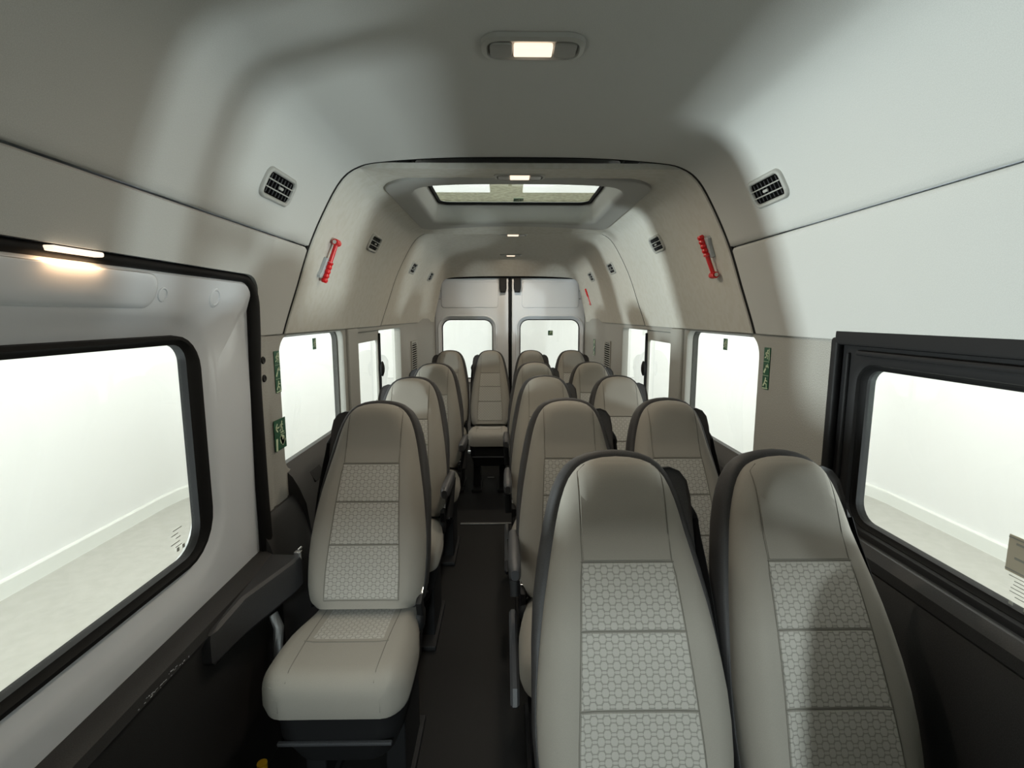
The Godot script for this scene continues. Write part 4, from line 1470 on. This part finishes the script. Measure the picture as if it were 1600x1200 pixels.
# ---- the cab behind the camera: only what lets the light in or keeps it out
func cab() -> void:
	var wl := struct("wall_cab", "cab sides, dashboard and screen frame ahead of the passengers")
	for sd in [-1.0, 1.0]:
		var g := Soup.new()
		bay(g, sd, [-0.61 if sd < 0 else -0.585, 1.10, 0.0, 1.46], [-0.56 if sd < 0 else -0.36, 0.55, 0.90, 1.40], [0.10, 0.05, 0.05, 0.05], 0.88, 0.93, 0.01)
		soup("cab_side", g, "trim_grey", wl, 35)
		g = Soup.new()
		g.extrude(PackedVector2Array([Vector2(1.09, 0.0), Vector2(1.66, 0.0), Vector2(1.66, 0.95), Vector2(1.09, 1.62)]), Transform3D(Basis(Vector3(0, 0, 1), Vector3(0, 1, 0), Vector3(1, 0, 0)), Vector3(sd * 0.905 - 0.025, 0, 0)), 0.05)
		soup("screen_pillar_side", g, "trim_grey", wl)
	var g := Soup.new()
	# sloping screen frame from the roof edge to the dashboard
	var top := Vector3(0, 2.06, 0.92)
	var low := Vector3(0, 0.85, 1.66)
	var up := (top - low).normalized()
	var out := Vector3.RIGHT.cross(up).normalized()
	if out.z < 0: out = -out
	var hgt := top.distance_to(low)
	var rings := []
	for q in [[0.93, 0.0, hgt, 0.002, 0.0], [0.78, 0.10, hgt - 0.30, 0.12, 0.0], [0.78, 0.10, hgt - 0.30, 0.12, 0.05], [0.93, 0.0, hgt, 0.002, 0.05], [0.93, 0.0, hgt, 0.002, 0.0]]:
		var r := PackedVector3Array()
		for p in Soup.rrect4(-q[0], q[0], q[1], q[2], [q[3], q[3], q[3], q[3]], 6): r.append(low + Vector3.RIGHT * p.x + up * p.y + out * q[4])
		rings.append(r)
	g.loft(rings)
	soup("screen_frame", g, "trim_grey", wl, 35)
	g = Soup.new()
	g.rbox(Vector3(0, 0.43, 1.64), Vector3(1.86, 0.90, 0.06), 0.01)
	g.rbox(Vector3(0, 0.72, 1.36), Vector3(1.74, 0.34, 0.52), 0.06)
	soup("dashboard", g, "trim_dark", wl)

func cab_seats() -> void:
	for sd in [-1.0, 1.0]:
		var t := thing("cab_seat", "grey cab seat with a headrest " + ("left" if sd < 0 else "right") + " of the viewer, ahead of the first row", "seat", Vector3(sd * 0.63, 0.0, -0.10 if sd > 0 else 0.15), "cab seats beside the viewer")
		var g := Soup.new()
		g.rbox(Vector3(0, 0.21, 0.14), Vector3(0.34, 0.42, 0.34), 0.02)
		soup("pedestal", g, "plastic_black", t)
		for q in [["seat_cushion", "cushion", "fabric"], ["backrest", "backrest", "fabric"], ["back_shell", "shell", "shell"]]:
			var o := part(q[0], meshes[q[1]], q[2], t)
			o.position.y = 0.03
		g = Soup.new()
		g.rbox(Vector3(0, 1.27, -0.30), Vector3(0.27, 0.17, 0.09), 0.03, Basis(Vector3.RIGHT, -0.2), 0.04, 5)
		var h := soup("headrest", g, "fabric", t, 50)
		for x in [-0.06, 0.06]:
			g = Soup.new()
			g.tube(PackedVector3Array([Vector3(x, 1.08, -0.28), Vector3(x, 1.20, -0.295)]), 0.006)
			soup("headrest_post", g, "chrome", h)

# ---- lamps, vents, hammers and other small fittings
func fittings() -> void:
	ceiling_lamp("lit ceiling lamp nearest the viewer, ahead of the hatch", Vector3(0.0, 1.999, -1.108), 0.215, 1.3)
	ceiling_lamp("lit lamp in the front edge of the roof hatch frame", Vector3(0.0, 1.984, -2.005), 0.20, 2.0)
	ceiling_lamp("lit ceiling lamp just behind the roof hatch", Vector3(0.0, 1.999, -3.49), 0.20, 2.0)
	ceiling_lamp("lit ceiling lamp farthest back, near the rear doors", Vector3(0.0, 1.999, -4.66), 0.20, 2.0)
	for sd in [-1.0, 1.0]:
		var w := "left" if sd < 0 else "right"
		air_vent("large grey air vent nearest the viewer on the " + w, sd, 1.811, -1.49, 0.18)
		air_vent("grey air vent beside the roof hatch on the " + w, sd, 1.805, -2.555, 0.18)
		air_vent("small grey air vent behind the second roof seam on the " + w, sd, 1.788, -3.67, 0.18)
		air_vent("farthest grey air vent near the rear doors on the " + w, sd, 1.791, -4.50, 0.18)
	hammer("red hammer with its head up on the left roof side", -1.0, 1.668, -2.035, true)
	hammer("red hammer with its head down on the right roof side", 1.0, 1.690, -2.005, false)
	hammer("red hammer high beside the right rear door", 1.0, 1.640, -4.93, false, 0.95)
	# step lamp above the sliding door
	var t := thing("door_lamp", "bright lamp strip in the lining edge above the sliding door", "lamp", Vector3(-0.806, 1.560, -0.90))
	var g := Soup.new()
	g.rbox(Vector3.ZERO, Vector3(0.024, 0.009, 0.105), 0.003)
	soup("lamp_lens", g, "lamp_lens", t)
	area_light("door_lamp_light", Vector3(-0.800, 1.548, -0.90), Vector3(-0.25, -1, 0), Vector2(0.018, 0.11), 0.10, Color(1.0, 0.80, 0.60), t)
	# yellow cap low by the door seat
	t = thing("yellow_cap", "small yellow cap on a short black post beside the single front seat", "cap", Vector3(-0.705, 0, -1.185))
	g = Soup.new()
	g.tube(PackedVector3Array([Vector3(0, 0.0, 0), Vector3(0, 0.235, 0)]), 0.010, 0.010, 12)
	soup("stalk", g, "plastic_black", t)
	g = Soup.new()
	g.tube(PackedVector3Array([Vector3(0, 0.235, 0), Vector3(0, 0.25, 0), Vector3(0, 0.275, 0)]), 0.013, 0.013, 12)
	soup("cap_body", g, "yellow", t, 40)
	# grab handle by the door: pale tube under the latch
	t = thing("grab_handle", "short grey metal handle between the door latch and the front seat", "handle", Vector3(-0.79, 0.42, -1.44))
	g = Soup.new()
	g.tube(PackedVector3Array([Vector3(0, -0.10, 0.03), Vector3(0.02, -0.06, 0.02), Vector3(0.022, 0.0, 0.0), Vector3(0.02, 0.06, -0.02), Vector3(0, 0.10, -0.03)]), 0.008, 0.016, 10)
	soup("grip", g, "alu", t, 60)

func seats() -> void:
	seat_meshes()
	seat("grey single seat behind the sliding door, its whole cushion in view", -0.512, -1.80, -1, false, false, false, 1.01)
	seat("second single seat back on the left, with an armrest", -0.525, -2.53, -1, true)
	seat("third single seat back on the left, with an armrest", -0.515, -3.28, -1, true)
	seat("large grey aisle seat in the right foreground", 0.190, -1.107, 1, false)
	seat("large grey window seat in the right foreground", 0.565, -1.107, 1, false, false, false, 0.91)
	seat("aisle seat in the second row on the right", 0.172, -1.85, 1, true, true, false, 0.98)
	seat("window seat in the second row on the right", 0.550, -1.85, 1, false, false, false, 0.92)
	seat("aisle seat in the third row on the right", 0.150, -2.58, 1, true, true, false, 0.95)
	seat("window seat in the third row on the right", 0.526, -2.58, 1, false, false, false, 0.92)
	seat("aisle seat in the fourth row on the right", 0.145, -3.36, 1, true, false, false, 0.95)
	seat("window seat in the fourth row on the right", 0.520, -3.36, 1, false, false, false, 0.92)
	seat("leftmost of the four back row seats", -0.550, -4.50, -1, false, false, false, 0.92)
	seat("back row seat at the end of the aisle, its cushion in view", -0.185, -4.50, -1, false, false, false, 0.90)
	seat("back row seat right of the aisle, with an orange belt", 0.180, -4.50, 1, false, false, true, 0.90)
	seat("rightmost of the four back row seats", 0.545, -4.50, 1, false, false, false, 0.92)

func stickers() -> void:
	sign_plate("strip of three green pictograms on the left pillar cover", wall_plane(-1.0, 0.8725, 1.250, -1.790), 0.042, 0.150, "strip")
	sign_plate("square worn green sign low on the left pillar cover", wall_plane(-1.0, 0.8715, 1.025, -1.778), 0.090, 0.112, "square")
	sign_plate("strip of three green pictograms on the right pillar", wall_plane(1.0, 0.878, 1.262, -1.765), 0.042, 0.150, "strip")
	sign_plate("small green sticker on the glass of the left second window", wall_plane(-1.0, 0.910, 1.325, -2.25), 0.04, 0.05, "exit")
	sign_plate("small green sticker on the glass of the right second window", wall_plane(1.0, 0.910, 1.325, -2.18), 0.04, 0.05, "exit")
	sign_plate("narrow green pictogram strip beside the right rear door", Transform3D(Basis(Vector3.UP, 0.0) * wall_plane(1.0, 0, 0, 0).basis, Vector3(0.826, 1.14, -4.92)).rotated_local(Vector3.UP, 0.2), 0.05, 0.16, "strip")
	sign_plate("small square sticker on the right rear door window", Transform3D(Basis.IDENTITY, Vector3(0.42, 1.27, -5.226)), 0.05, 0.05, "exit")
	sign_plate("green and white sticker at the rear edge of the hatch glass", Transform3D(Basis(Vector3.RIGHT, PI / 2), Vector3(0.02, 2.089, -2.90)), 0.055, 0.07, "exit")
